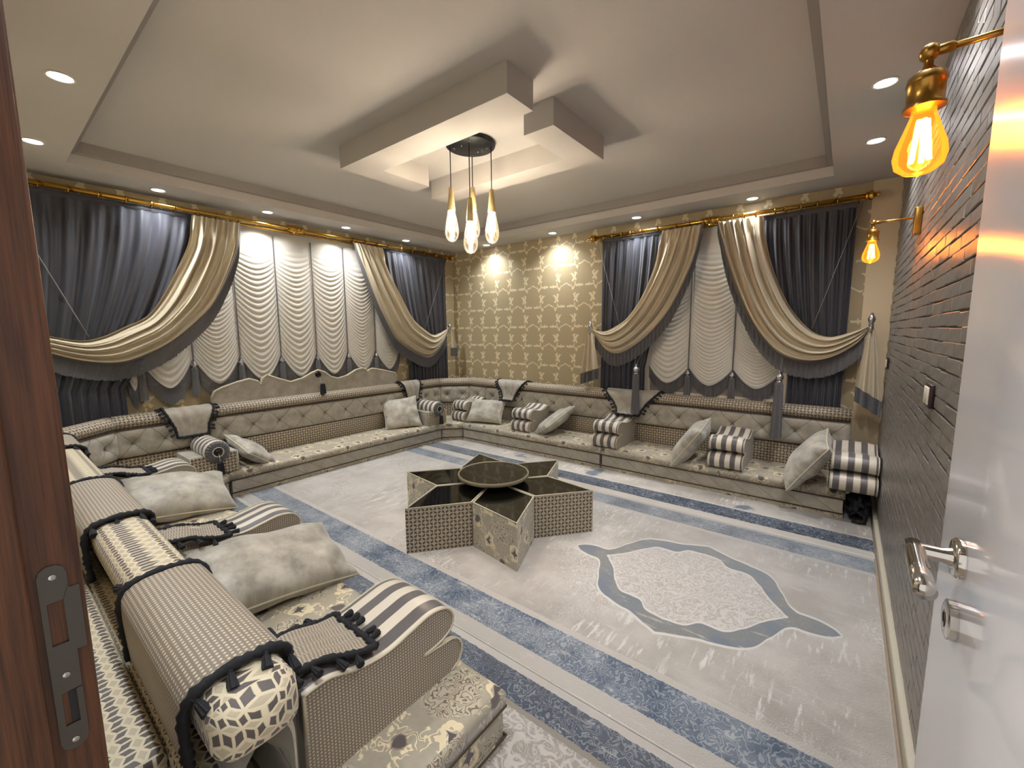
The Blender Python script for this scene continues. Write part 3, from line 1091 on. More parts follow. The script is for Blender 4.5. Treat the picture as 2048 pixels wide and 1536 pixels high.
# ------------------------------------------------------------------ armrest boxes with rosette bolsters
def arm_box(y0, y1, yb, side, lab1, lab2):
    t = thing('armrest_box', (-4.55, (y0 + y1) / 2, ZS), lab1, 'armrest', 'upholstered armrest boxes on the long sofa')
    r = .1
    zc = .462
    def cut(dy, zt):
        a0 = math.asin((zt - zc) / (r + .003))
        g = [(yb + (r + .003) * math.cos(a), zc + (r + .003) * math.sin(a)) for a in [a0 + (-pi - 2 * a0) * k / 14 for k in range(15)]]
        return [(y0 + dy, ZS + .002), (y1 - dy, ZS + .002), (y1 - dy, zt)] + g + [(y0 + dy, zt)]
    prism('box_body', cut(0, .436), -4.735, -4.372, 'velvet', t, axis=0)
    prism('front_pad', cut(.003, .432), -4.3725, -4.352, 'lattice_small', t, axis=0)
    for yy in (y0 + .004, y1 - .004):
        tube('edge_piping', [(-4.352, yy, ZS + .006), (-4.352, yy, .433), (-4.38, yy, .437)], .004, 'cream_piping', t)
    b = thing('bolster', (-4.52, yb, zc), lab2, 'bolster', 'striped round bolsters with rosettes')
    b['kind'] = 'thing'
    n = 24
    vs, fs, uvs = [], [], []
    st = [(-4.735, .9), (-4.72, 1)] + [(-4.72 + .37 * k / 8, 1) for k in range(1, 9)] + [(-4.335, .93)]
    for xx, g in st:
        for i in range(n + 1):
            a = 2 * pi * i / n
            vs.append((xx, yb + r * g * math.cos(a), zc + r * g * math.sin(a)))
            uvs.append((xx, i / n * .5))
    for k in range(len(st) - 1):
        for i in range(n):
            qq = k * (n + 1) + i
            fs.append((qq, qq + 1, qq + n + 2, qq + n + 1))
    fs.append(tuple(range(n)))
    raw('striped_body', vs, fs, 'stripe', b, uvs, True)
    # pleated rosette
    vs, fs = [], []
    m = 40
    for rr, xx in ((r * .96, -4.336), (r * .8, -4.322), (r * .55, -4.318), (r * .3, -4.325)):
        for i in range(m):
            a = 2 * pi * i / m
            k = xx + (.003 if i % 2 else -.003)
            vs.append((k, yb + rr * math.cos(a), zc + rr * math.sin(a)))
    for j in range(3):
        for i in range(m):
            k = (i + 1) % m
            fs.append((j * m + i, j * m + k, (j + 1) * m + k, (j + 1) * m + i))
    fs.append(tuple(3 * m + i for i in range(m)))
    ro = raw('rosette', vs, fs, 'ribbon', b)
    lathe('rosette_ring', [(.043, 0), (.047, .006), (.041, .009), (.037, .004)], (-4.323, yb, zc), 'cream_piping', ro, 20, axis=0, cap=False)
    lathe('rosette_button', [(.03, 0), (.026, .01), (.014, .018), (0, .02)], (-4.322, yb, zc), 'jewel', ro, 16, axis=0)
    tube('tassel_cord', [(-4.306, yb, zc - .01), (-4.297, yb, zc - .06), (-4.292, yb, zc - .1)], .004, 'silver', ro)
    tassel('tassel', ro, (-4.292, yb, zc - .085), .115, .03, 'black', head=None)
arm_box(1.05, 1.42, 1.255, 1, 'lattice fronted armrest box at the left end of the long sofa', 'striped bolster with pleated rosette on the left armrest box')
arm_box(3.70, 4.02, 3.875, -1, 'lattice fronted armrest box at the far end of the long sofa', 'striped bolster with pleated rosette on the far armrest box')

# ------------------------------------------------------------------ pillows
def pillow(label, loc, xdir, nrm, w, h, th, seed, group='velvet pillows scattered on the sofas'):
    """centre loc; xdir along the width; nrm the face normal"""
    n = Vector(nrm).normalized()
    x = Vector(xdir)
    x = (x - n * x.dot(n)).normalized()
    y = n.cross(x)
    Mx = Matrix((x, y, n)).transposed()
    t = thing('pillow', loc, label, 'pillow', group, rot=Mx.to_euler())
    rr = random.Random(seed)
    ph = [rr.uniform(0, 6) for _ in range(6)]
    def outline(u, v):
        cu = 1 - .085 * (1 - v * v) ** 1.0
        cv = 1 - .085 * (1 - u * u) ** 1.0
        return w / 2 * u * cu, h / 2 * v * cv
    N = 30
    vs, fs, uvs = [], [], []
    idx = {}
    for sgn in (1, -1):
        for j in range(N + 1):
            for i in range(N + 1):
                u, v = math.sin((2 * i / N - 1) * pi / 2), math.sin((2 * j / N - 1) * pi / 2)
                edge = i in (0, N) or j in (0, N)
                if edge and (0, i, j) in idx:
                    idx[(sgn, i, j)] = idx[(0, i, j)]
                    continue
                px, py = outline(u, v)
                e = max(0, (1 - u * u)) ** .34 * max(0, (1 - v * v)) ** .34
                wr_ = .14 * math.sin(6 * u + ph[0] + 3 * v) * (abs(v) ** 2) + .14 * math.sin(7 * v + ph[1] - 2 * u) * (abs(u) ** 2) + .06 * math.sin(9 * u * v + ph[2]) + .05 * math.sin(13 * u + 5 * v + ph[3]) * abs(u * v)
                z = sgn * th / 2 * e * (1 + wr_)
                idx[(sgn, i, j)] = len(vs)
                if edge:
                    idx[(0, i, j)] = len(vs)
                vs.append((px, py, z))
                uvs.append((px + seed, py))
        for j in range(N):
            for i in range(N):
                f = (idx[(sgn, i, j)], idx[(sgn, i + 1, j)], idx[(sgn, i + 1, j + 1)], idx[(sgn, i, j + 1)])
                fs.append(f if sgn > 0 else f[::-1])
    raw('cover', vs, fs, 'pillow', t, uvs, True, True)
    pts = []
    for a, b in (((-1, -1), (1, -1)), ((1, -1), (1, 1)), ((1, 1), (-1, 1)), ((-1, 1), (-1, -1))):
        for k in range(12):
            g = k / 12
            px, py = outline(a[0] + (b[0] - a[0]) * g, a[1] + (b[1] - a[1]) * g)
            pts.append((px, py, 0))
    tube('edge_piping', pts, .006, 'cream_piping', t, 6, True, True)
    return t
pillow('large velvet pillow nearest the camera, lying between two striped arm cushions', (-2.125, .80, .378), (-.02, 1, -.24), (.34, .12, .93), .68, .44, .22, 1)
pillow('velvet pillow in the left part of the near sofa, before the corner', (-3.62, .79, .38), (.02, 1, -.25), (.36, .12, .92), .62, .46, .22, 2)
pillow('upright velvet pillow at the far end of the long sofa', (-4.62, 3.46, .44), (.45, .88, .06), (.74, -.42, .5), .47, .43, .16, 3)
pillow('slumped velvet pillow behind the left armrest box', (-4.55, 1.61, .35), (1, .25, -.15), (.15, .62, .75), .44, .40, .15, 4)
pillow('velvet pillow leaning on the far corner arm cushion', (-3.885, 4.345, .415), (.9, .42, -.1), (.25, -.72, .62), .52, .36, .15, 5)
pillow('velvet pillow tipped against the cushion of the gold wall sofa', (-2.80, 4.38, .39), (.45, .88, .1), (-.55, -.2, .75), .50, .42, .17, 6)
pillow('velvet pillow leaning left of the free standing arm cushion', (-1.125, 4.25, .425), (.1, 1, .02), (-.82, -.1, .56), .46, .46, .19, 7)
pillow('velvet pillow leaning on the arm cushion by the brick wall', (-.185, 4.22, .43), (.12, 1, .04), (-.84, -.12, .52), .48, .48, .20, 8)

# ------------------------------------------------------------------ tasselled scarves over the backrest roll
def tassel_mesh():
    b = thing('tmp', (0, 0, 0), 'tmp', 'tmp')
    vs, fs = [], []
    m = 18
    lv = [(0, .003), (.006, .0065), (.011, .0062), (.014, .0045), (.022, .0085), (.05, .0125)]
    for z, r in lv:
        for i in range(m):
            a = 2 * pi * i / m
            g = r * (1 if i % 2 else .82)
            vs.append((g * math.cos(a), g * math.sin(a), -z))
    for j in range(len(lv) - 1):
        for i in range(m):
            k = (i + 1) % m
            fs.append((j * m + i, j * m + k, (j + 1) * m + k, (j + 1) * m + i))
    fs.append(tuple(range(m)))
    fs.append(tuple((len(lv) - 1) * m + i for i in range(m))[::-1])
    me = bpy.data.meshes.new('trim_tassel')
    me.from_pydata(vs, [], fs)
    me.update()
    boxuv(me)
    me.materials.append(MT['black'])
    bpy.data.objects.remove(b)
    return me
TM = tassel_mesh()
def scarf(label, loc, rz, mat='weave', hw=None, path=None, seed=1):
    path = path or [(-.088, -.14), (-.094, 0), (-.08, .054), (0, .07), (.08, .054), (.094, 0), (.1, -.06), (.12, -.14), (.18, -.188), (.25, -.196), (.34, -.228), (.41, -.24)]
    hw = hw or [.27, .275, .28, .28, .28, .26, .19, .12, .095, .1, .115, .125]
    t = thing('sofa_scarf', loc, label, 'scarf', 'tasselled scarves over the sofa backs', rz)
    n = 48
    P = spline([(0, y, z) for y, z in path], n)
    Wd = spline([(k, h, 0) for k, h in enumerate(hw)], n)
    # match width by index fraction
    def wid(v):
        q = v * (len(hw) - 1)
        i = min(len(hw) - 2, int(q))
        return hw[i] + (hw[i + 1] - hw[i]) * (q - i)
    # parameter along path by control index
    K = [0]
    for i in range(1, len(path)):
        K.append(K[-1] + math.dist(path[i], path[i - 1]))
    def frac(v):
        s = v * K[-1]
        for i in range(len(K) - 1):
            if s <= K[i + 1] + 1e-9:
                return (i + (s - K[i]) / max(1e-9, K[i + 1] - K[i])) / (len(K) - 1)
        return 1
    def f(u, v):
        k = v * n
        i = min(n - 1, int(k))
        p = P[i].lerp(P[i + 1], k - i)
        a = P[max(0, i - 1)]
        b = P[min(n, i + 2)]
        tg = (b - a).normalized()
        nr = Vector((0, tg.z * -1, tg.y))
        w_ = wid(frac(v))
        c = 2 * u - 1
        squeeze = max(0, 1 - w_ / .27)
        off = .006 + .008 * squeeze * (1 + math.sin(c * 14 + seed))
        return (c * w_, p.y + nr.y * off, p.z + nr.z * off)
    cl_ = grid('cloth', f, 24, 46, mat, t, True, uvf=lambda u, v: ((u - .5) * .5, v * K[-1]))
    L = [f(0, k / 40) for k in range(41)]
    Rr = [f(1, k / 40) for k in range(41)]
    E_ = [f(k / 12, 1) for k in range(13)]
    for side in (L, Rr, E_):
        tube('braid_trim', spline(side, 90), lambda k: .0105 + .0025 * math.sin(k * 260) + .0015 * math.sin(k * 91), 'black', t, 7, False, True)
    rs = random.Random(seed)
    for side, sg in ((L, -1), (Rr, 1)):
        pts = spline(side, 14)
        for k in range(3, 14):
            p = pts[k]
            share('trim_tassel', TM, cl_, p, (rs.uniform(-.3, .3), (1.1 if k < 10 else 1.35) * -sg + rs.uniform(-.3, .3), 0))
    for k in range(1, 6):
        p = Vector(f(k / 6, 1))
        share('trim_tassel', TM, cl_, p + Vector((0, 0, .004)), (1.45, 0, rs.uniform(-.5, .5)))
    return t
ZR = .757
scarf('dotted weave scarf with black tassels draped over the nearest sofa end', (-1.215, .275, ZR), 0, seed=1)
scarf('dotted weave scarf with black tassels over the middle of the near sofa back', (-2.41, .275, ZR), 0, hw=[.33, .335, .335, .33, .32, .27, .18, .11, .09, .095, .105, .11], seed=2)
scarf('dotted weave scarf with black tassels at the left corner of the near sofa back', (-3.93, .275, ZR), 0, hw=[.25, .25, .25, .25, .25, .22, .17, .11, .09, .095, .105, .11], seed=3)
B_path = [(-.088, -.14), (-.092, 0), (-.065, .048), (0, .068), (.065, .048), (.092, 0), (.098, -.06), (.112, -.14), (.14, -.196), (.17, -.205)]
scarf('velvet scarf with black tassels over the back sofa roll left of the window', (-1.90, 4.68, ZR), pi, 'velvet', [.33, .33, .33, .32, .31, .26, .2, .15, .14, .14], B_path, 4)
scarf('velvet scarf with black tassels over the roll beside the far corner', (-3.66, 4.68, ZR), pi, 'velvet', [.26, .26, .26, .25, .24, .2, .15, .11, .1, .1], B_path, 5)
A_path = [(-.088, -.14), (-.092, 0), (-.065, .048), (0, .068), (.065, .048), (.092, 0), (.095, -.1), (.1, -.19)]
scarf('plain velvet scarf with black trim on the roll above the left bolster', (-4.83, 1.19, ZR), -pi / 2, 'velvet', [.19, .19, .19, .19, .19, .17, .13, .12], A_path, 6)
scarf('plain velvet scarf with black trim on the roll above the far bolster', (-4.83, 3.75, ZR), -pi / 2, 'velvet', [.17, .17, .17, .17, .16, .14, .11, .1], A_path, 7)

# dark bundle pushed under the last arm cushion
t = thing('black_bundle', (.165, 4.3, .0), 'crumpled black cloth bundle on the floor between sofa end and brick wall', 'bundle')
def bun(u, v):
    a, b = 2 * pi * u, pi * v
    k = 1 + .16 * math.sin(5 * a + 3 * b) + .12 * math.sin(9 * a - 5 * b) + .1 * math.sin(3 * a + 8 * b)
    return (.165 + .072 * k * math.cos(a) * math.sin(b), 4.3 + .2 * k * math.sin(a) * math.sin(b), .128 + .088 * k * math.cos(b))
grid('cloth_heap', bun, 40, 24, 'black', t)
tube('strap', [(.12, 4.12, .06), (.15, 4.08, .11), (.2, 4.07, .09), (.21, 4.09, .03), (.17, 4.08, .022), (.13, 4.09, .03)], .011, 'black', t, 6)

# ------------------------------------------------------------------ star table: six rhombic stools round a tray
TC, TR_, TH = Vector((-2.125, 2.452)), .785, .33
names = [(-98.8, 'lattice_small', 'rhombic lattice covered table segment at the lower left of the star'), (-38.8, 'damask', 'rhombic floral table segment pointing at the camera'),
         (21.2, 'lattice_small', 'rhombic lattice covered table segment pointing right towards the rug medallion'), (81.2, 'damask', 'rhombic floral table segment pointing at the back window sofa'),
         (141.2, 'lattice_small', 'rhombic lattice covered table segment pointing at the far corner'), (201.2, 'damask', 'rhombic floral table segment pointing left at the long sofa')]
def at(a, r):
    return TC + Vector((math.cos(math.radians(a)), math.sin(math.radians(a)))) * r
for a, mt, lab in names:
    ri = TR_ / 3 ** .5
    poly = [TC, at(a - 30, ri), at(a, TR_), at(a + 30, ri)]
    c = sum(poly, Vector((0, 0))) / 4
    poly = [p + (c - p).normalized() * .004 for p in poly]
    t = thing('rhombic_table', (c.x, c.y, .0125), lab, 'table', 'segments of the star table')
    zb = .0125
    # box walls with fabric that follows each face
    vs, fs, uvs = [], [], []
    s = 0
    for i in range(4):
        p, qq = poly[i], poly[(i + 1) % 4]
        L = (qq - p).length
        b0 = len(vs)
        vs += [(p.x, p.y, zb), (qq.x, qq.y, zb), (qq.x, qq.y, TH), (p.x, p.y, TH)]
        uvs += [(s, 0), (s + L, 0), (s + L, TH), (s, TH)]
        fs.append((b0, b0 + 1, b0 + 2, b0 + 3))
        s += L
    b0 = len(vs)
    vs += [(p.x, p.y, zb) for p in poly]
    uvs += [(0, 0)] * 4
    fs.append((b0 + 3, b0 + 2, b0 + 1, b0))
    raw('body', vs, fs, mt, t, uvs)
    ins = [p + (c - p).normalized() * .012 for p in poly]
    prism('glass_top', [tuple(p) for p in ins], TH - .012, TH - .002, 'glass_top', t)
    vs = [(p.x, p.y, z) for z in (TH - .004, TH + .003) for p in poly + ins]
    fs = []
    for i in range(4):
        j = (i + 1) % 4
        fs += [(8 + i, 8 + j, 12 + j, 12 + i), (4 + i, 12 + i, 12 + j, 4 + j), (i, j, 8 + j, 8 + i)]
    raw('rim', vs, fs, 'cream_piping', t)
t = thing('round_tray', (TC.x, TC.y, TH), 'round black glass tray with taupe rim on the star table', 'tray')
lathe('pedestal', [(.15, TH + .0035), (.15, .352), (.11, .36), (.11, .372)], (TC.x, TC.y, 0), 'black_metal', t, 28)
lathe('rim', [(.25, .372), (.272, .373), (.279, .38), (.28, .4), (.276, .405), (.27, .403), (.268, .397)], (TC.x, TC.y, 0), 'rim', t, 56, cap=False)
lathe('glass_disc', [(.262, .376), (.269, .38), (.269, .398), (0, .398)], (TC.x, TC.y, 0), 'glass_top', t, 56)

# ------------------------------------------------------------------ pendant lamp
PC = Vector((-2.30, 2.44))
rx, fx = Vector((.786, .618)), Vector((-.618, .786))
t = thing('pendant_lamp', (PC.x, PC.y, Z2), 'black round pendant lamp with four glowing crystal drops', 'lamp')
lathe('canopy', [(0, -.03), (.175, -.03), (.183, -.024), (.185, 0)], (PC.x, PC.y, Z2), 'black_metal', t, 40)
for dx, dy in ((-.12, .0), (.12, 0), (0, -.12), (0, .12), (.05, .06), (-.06, -.05)):
    p = PC + rx * dx + fx * dy
    lathe('cord_grip', [(.006, 0), (.006, -.012), (.003, -.016)], (p.x, p.y, Z2 - .03), 'silver', t, 8)
def lamp_at(px_, py_, dd, r):
    """height of a drop whose top stands at picture row py_"""
    return dd
drops = [(-.153, 0, 2.42), (.153, 0, 2.405), (0, .12, 2.46), (0, -.12, 2.31)]
for dx, dy, zt in drops:
    p = PC + rx * dx + fx * dy
    x, y = p
    tube('cable', [(x, y, Z2 - .03), (x, y, zt + .16)], .0035, 'dark_cable', t, 8)
    ch = lathe('cone_holder', [(0, .165), (.014, .165), (.016, .16), (.03, .0), (.027, -.004)], (x, y, zt), 'wood_gold', t, 18)
    prof_ = [(.028, 0), (.036, -.04), (.046, -.09), (.053, -.135), (.054, -.165), (.046, -.2), (.028, -.224), (0, -.232)]
    lathe('crystal_drop', prof_, (x, y, zt), 'lit_crystal', ch, 10)
    b = lathe('bulb', [(0, -.006), (.02, -.01), (.026, -.04), (.027, -.095), (.018, -.12), (0, -.128)], (x, y, zt), 'bulb', ch, 12)
    for k in range(6):
        a = pi * k / 3
        tube('crystal_rod', [(x + .032 * math.cos(a), y + .032 * math.sin(a), zt - .1), (x + .036 * math.cos(a), y + .036 * math.sin(a), zt - .19)], .0035, 'amber', ch, 5)
    ld = bpy.data.lights.new('pendant_light', 'POINT')
    ld.energy = PEND_W
    ld.color = (1.0, .975, .945)
    ld.shadow_soft_size = .03
    lo = bpy.data.objects.new('pendant_light', ld)
    lo.location = Vector((x, y, zt - .12)) - t.location
    link(lo, t)

# ------------------------------------------------------------------ recessed downlights
spots = [(-3.066, .39, 'recessed downlight nearest the door frame on the left'), (-4.187, .368, 'recessed downlight half behind the walnut door frame'), (-4.75, 1.121, 'first recessed downlight above the wide blue curtain'), (-4.742, 2.0, 'recessed downlight above the left half of the scalloped blind'),
         (-4.722, 2.856, 'recessed downlight above the right half of the scalloped blind'), (-4.76, 3.754, 'recessed downlight above the right blue curtain of the long wall'), (-4.13, 4.677, 'recessed downlight at the far corner of the ceiling'), (-3.006, 4.663, 'recessed downlight over the gold wallpaper'),
         (-1.901, 4.641, 'recessed downlight above the left end of the back window rod'), (-.79, 4.70, 'recessed downlight above the right half of the back window rod'), (.063, 3.824, 'recessed downlight above the far wall sconce'), (.066, 2.987, 'recessed downlight on the right border beside the near sconce')]
outside = [(.066, 2.15), (.066, 1.31), (-1.94, .39), (-.82, .39)]   # the rows go on beyond the frame
spots += [(a, b, 'recessed downlight overhead outside the picture, ' + w_) for (a, b), w_ in zip(outside, ('on the right border before the far ones', 'on the right border nearest the door', 'in the middle of the near border', 'on the near border above the door'))]
for x, y, lab in spots:
    t = thing('downlight', (x, y, Z1), lab, 'downlight', 'recessed ceiling downlights')
    lathe('trim_ring', [(.056, 0), (.057, -.004), (.05, -.006), (.044, -.003), (.043, 0)], (x, y, Z1), 'white_plastic', t, 28, cap=False)
    lathe('lens', [(0, -.0025), (.043, -.0025), (.044, 0)], (x, y, Z1), 'led', t, 24)
    ld = bpy.data.lights.new('downlight_beam', 'SPOT')
    ld.energy = DOWN_W
    ld.color = (.93, .965, 1.0)
    ld.spot_size = math.radians(138)
    ld.spot_blend = 1.0
    ld.shadow_soft_size = .05
    lo = bpy.data.objects.new('downlight_beam', ld)
    lo.location = (0, 0, -.012)
    link(lo, t)

# ------------------------------------------------------------------ wall sconces
def sconce(y, xj, zj, k, lab):
    t = thing('wall_sconce', (XC - .011, y, zj), lab, 'sconce', 'brass filament bulb sconces on the brick wall')
    box('wall_plate', (XC - .04, y - .03 * k, zj - .09), (XC - .009, y + .03 * k, zj + .05), 'antique', t, bev=.004)
    tube('arm', [(xj, y, zj), (XC - .03, y, zj)], .0052 * k, 'antique', t, 10)
    lathe('arm_collar', [(.008 * k, .012), (.0085 * k, .03), (.006 * k, .034)], (xj, y, zj), 'antique', t, 12, axis=0)
    lathe('joint_ball', [(0, .014 * k)] + [(.0145 * k * math.sin(a), .0145 * k * math.cos(a)) for a in (.5, 1, 1.57, 2.1, 2.6)] + [(0, -.0145 * k)], (xj, y, zj), 'antique', t, 16)
    z = zj - .012 * k
    so = lathe('socket', [(.007 * k, 0), (.007 * k, -.01 * k), (.016 * k, -.018 * k), (.026 * k, -.026 * k), (.0275 * k, -.036 * k), (.0255 * k, -.038 * k), (.0255 * k, -.07 * k), (.029 * k, -.073 * k), (.029 * k, -.078 * k), (.022 * k, -.08 * k)], (xj, y, z), 'antique', t, 24)
    z -= .076 * k
    lathe('bulb_glass', [(.0155 * k, .004), (.0175 * k, -.012 * k), (.026 * k, -.038 * k), (.0345 * k, -.062 * k), (.037 * k, -.08 * k), (.033 * k, -.097 * k), (.02 * k, -.108 * k), (.004 * k, -.112 * k), (0, -.115 * k)], (xj, y, z), 'lit_bulb', so, 24)
    for q in range(5):
        a = 2 * pi * q / 5
        tube('filament', [(xj + .006 * k * math.cos(a), y + .006 * k * math.sin(a), z - .02 * k), (xj + .013 * k * math.cos(a), y + .013 * k * math.sin(a), z - .088 * k)], .0042 * k, 'filament', so, 5)
    ld = bpy.data.lights.new('sconce_light', 'POINT')
    ld.energy = SCON_W
    ld.color = (1.0, .47, .14)
    ld.shadow_soft_size = .02
    lo = bpy.data.objects.new('sconce_light', ld)
    lo.location = Vector((xj, y, z - .06 * k)) - t.location
    link(lo, t)
sconce(1.15, .085, 2.008, 1.08, 'large looking brass sconce with glowing amber bulb beside the open door')
sconce(3.25, .077, 2.105, 1.12, 'small looking brass sconce with amber bulb in front of the beige pilaster')

# ------------------------------------------------------------------ curtain rods
def rod(axis, c, z, s0, s1, lab, rings, mid, fins):
    """axis 'y' (wall A, x=c) or 'x' (wall B, y=c)"""
    def P(s, off=0, dz=0):
        return (c + off, s, z + dz) if axis == 'y' else (s, c - off, z + dz)
    ax = 1 if axis == 'y' else 0
    t = thing('curtain_rod', P((s0 + s1) / 2), lab, 'curtain rod', 'brass curtain rods')
    tube('rod', [P(s0), P(s1)], .0195, 'brass', t, 14)
    tube('rear_rod', [P(s0 + .03, -.065, -.028), P(s1 - .03, -.065, -.028)], .012, 'brass', t, 12)
    for s, sg in fins:
        lathe('finial', [(.0195, 0), (.036, .006), (.036, .016), (.027, .022), (.04, .034), (.04, .05), (.024, .06), (.015, .08), (.02, .092), (0, .1)], P(s), 'brass', t, 18, axis=ax, sgn=sg)
    for s in mid:
        lathe('coupling', [(.0195, -.085), (.034, -.08), (.034, -.062), (.028, -.056), (.037, -.04), (.037, -.022), (.029, -.013), (.038, 0), (.029, .013), (.037, .022), (.037, .04), (.028, .056), (.034, .062), (.034, .08), (.0195, .085)], P(s), 'brass', t, 18, axis=ax, cap=False)
        box('bracket', tuple(min(a, b) for a, b in zip(P(s - .02, -.11, -.045), P(s + .02, -.008, .02))), tuple(max(a, b) for a, b in zip(P(s - .02, -.11, -.045), P(s + .02, -.008, .02))), 'brass', t, bev=.004)
    me = None
    for s in rings:
        if me is None:
            pts = [(.029 * math.cos(2 * pi * k / 18), 0, .029 * math.sin(2 * pi * k / 18)) for k in range(18)]
            v, f, u = tube_data(pts, .0048, 6, True)
            me = bpy.data.meshes.new('ring')
            me.from_pydata([tuple(q_) for q_ in v], [], f)
            me.update()
            boxuv(me)
            me.materials.append(MT['brass'])
            for p in me.polygons:
                p.use_smooth = True
        q_ = Vector(P(s, 0, -.007)) - t.location
        share('ring', me, t, q_, (0, 0, 0 if axis == 'y' else pi / 2))
    return t
rod('y', -4.87, 2.645, .12, 4.66, 'long brass rod carrying the blue curtains of the left wall', [.42, .58, .75, .92, 1.09, 1.25, 1.42, 1.58, 1.77, 3.03, 3.2, 3.38, 3.55, 3.74, 3.93, 4.14, 4.36, 4.58], [2.33], [(4.66, 1)])
rod('x', 4.735, 2.608, -2.44, .04, 'brass rod over the back window curtains', [-2.33, -2.22, -2.11, -2.0, -1.88, -1.7, -1.5, -1.36, -1.03, -.95, -.86, -.76, -.6, -.52, -.4, -.28, -.14], [-1.165], [(-2.44, -1), (.04, 1)])

# ------------------------------------------------------------------ curtains
def wallpt(wall, s, off, z):
    """off = distance from the wall into the room"""
    return (XA + off, s, z) if wall == 'A' else (s, YB - off, z)

def navy(wall, s0, s1, z0, z1, off, folds, lab, b0=None, b1=None):
    b0, b1 = s0 if b0 is None else b0, s1 if b1 is None else b1
    t = thing('blue_curtain', wallpt(wall, (s0 + s1) / 2, off, z0), lab, 'curtain', 'dark blue side curtains')
    ph = R.uniform(0, 6)
    W = abs(s1 - s0)
    def f(u, v):
        k = min(1, v * 9)
        amp = (.004 + .02 * k) * (1 - .25 * v)
        d = amp * (.75 * math.sin(2 * pi * folds * u + ph + .5 * math.sin(6 * u + 2 * v)) + .35 * math.sin(2 * pi * folds * 2.3 * u + 1.7 * ph + v))
        k2 = min(1, v * 1.25) ** 1.5
        s = (s0 + (b0 - s0) * k2) * (1 - u) + (s1 + (b1 - s1) * k2) * u
        return wallpt(wall, s, off + d, z1 + (z0 - z1) * v)
    grid('cloth', f, int(folds * 14), 30, 'navy', t, uvf=lambda u, v: (u * W * 1.6, v * 1.8))
    n = 24
    grid('heading_tape', lambda u, v: wallpt(wall, s0 + (s1 - s0) * u, off + .009 + .003 * math.sin(40 * u) - .018 * (v > .99), z1 + .012 - .05 * v), n, 3, 'navy', t, uvf=lambda u, v: (u, v))
    return t
navy('A', .12, 1.45, .66, 2.607, .1, 9, 'dark blue curtain at the left end of the long wall', b1=.78)
navy('A', 3.40, 4.60, .66, 2.607, .1, 11, 'dark blue curtain at the far end of the long wall', b0=3.86)
navy('B', -2.36, -1.60, .70, 2.572, .095, 8, 'dark blue curtain left of the back window', b1=-1.80)
navy('B', -.70, .0, .70, 2.560, .095, 8, 'dark blue curtain right of the back window, next to the sconce', b0=-.42)

def strand_mesh(name, tops, lens, r, mat, parent, off=None):
    """hanging threads, one thin prism each"""
    vs, fs = [], []
    for (x, y, z), l in zip(tops, lens):
        b = len(vs)
        for zz, g in ((0, .8), (-l, 1.0)):
            for k in range(3):
                a = 2 * pi * k / 3 + x * 50
                vs.append((x + r * g * math.cos(a), y + r * g * math.sin(a), z + zz))
        for k in range(3):
            j = (k + 1) % 3
            fs.append((b + k, b + j, b + 3 + j, b + 3 + k))
        fs.append((b + 5, b + 4, b + 3))
    o = raw(name, vs, fs, mat, parent)
    o['kind'] = 'stuff'
    return o

def swag(wall, upper, lower, off, flen, lab, tail=None, seed=1):
    t = thing('swag_drape', wallpt(wall, *((upper[0][0] + lower[0][0]) / 2, off, 1.2)), lab, 'drape', 'champagne swag drapes with grey fringe')
    N = 90
    U = spline([(p[0], 0, p[1]) for p in upper], N)
    Lw = spline([(p[0], 0, p[1]) for p in lower], N)
    rs = random.Random(seed)
    p1, p2, p3 = rs.uniform(0, 6), rs.uniform(0, 6), rs.uniform(0, 6)
    def f(u, v):
        k = v * N
        i = min(N - 1, int(k))
        a = U[i].lerp(U[i + 1], k - i)
        b = Lw[i].lerp(Lw[i + 1], k - i)
        w = (b - a).length
        top = max(0, 1 - v / .1)
        # broad folds running along the drape, tightened towards the holdback
        d = .62 * math.sin(2 * pi * 4.2 * u + p1 + 1.6 * v) + .38 * math.sin(2 * pi * 7.7 * u + p2 - 2.2 * v) + .2 * math.sin(2 * pi * 13 * u + p3 + 5 * v)
        dt = math.sin(2 * pi * 9 * u + p2)
        amp = min(.04, .012 + .075 * w) * (1 - top) + .014 * top
        bulge = .07 * math.sin(pi * min(1, v * 1.0)) * math.sin(pi * min(1, u * 1.05))
        dd = amp * (d * (1 - top) + dt * top) + bulge
        uu = u + .018 * math.sin(2 * pi * 4.2 * u + p1 + 1.2)
        p = a.lerp(b, min(1, max(0, uu)) if 0 < u < 1 else u)
        return wallpt(wall, p.x, off + dd, p.z)
    grid('drape', f, 72, N, 'beige_drape', t, uvf=lambda u, v: (u * .7, v * 2))
    hem = [f(1, k / 70) for k in range(71)]
    tube('braid', hem, .008, 'fringe', t, 6)
    tops, lens = [], []
    M_ = 330
    for k in range(M_):
        v = .01 + .97 * k / M_
        x, y, z = f(1, v)
        tops.append((x, y, z))
        lens.append(flen * (.95 + .1 * rs.random()) * (.55 + .45 * min(1, v * 5)))
    strand_mesh('fringe', tops, lens, .0034, 'fringe', t)
    if tail:
        # gathered tail falling from the holdback
        s0, zt, s_a, s_b, z_a, z_b = tail
        def g(u, v):
            wv = .12 + .88 * v ** .7
            s = s0 + ((s_a + (s_b - s_a) * u) - s0) * wv
            z = zt + ((z_a + (z_b - z_a) * u) - zt) * v
            o2 = off + .05 + .028 * wv * math.sin(2 * pi * 2.6 * u + p1)
            return wallpt(wall, s, o2, z)
        grid('tail', g, 36, 24, 'beige_drape', t, uvf=lambda u, v: (u * .4, v))
        tops = [g(k / 60, 1) for k in range(61)]
        strand_mesh('tail_fringe', tops, [.13] * 61, .0042, 'fringe', t)
    return t
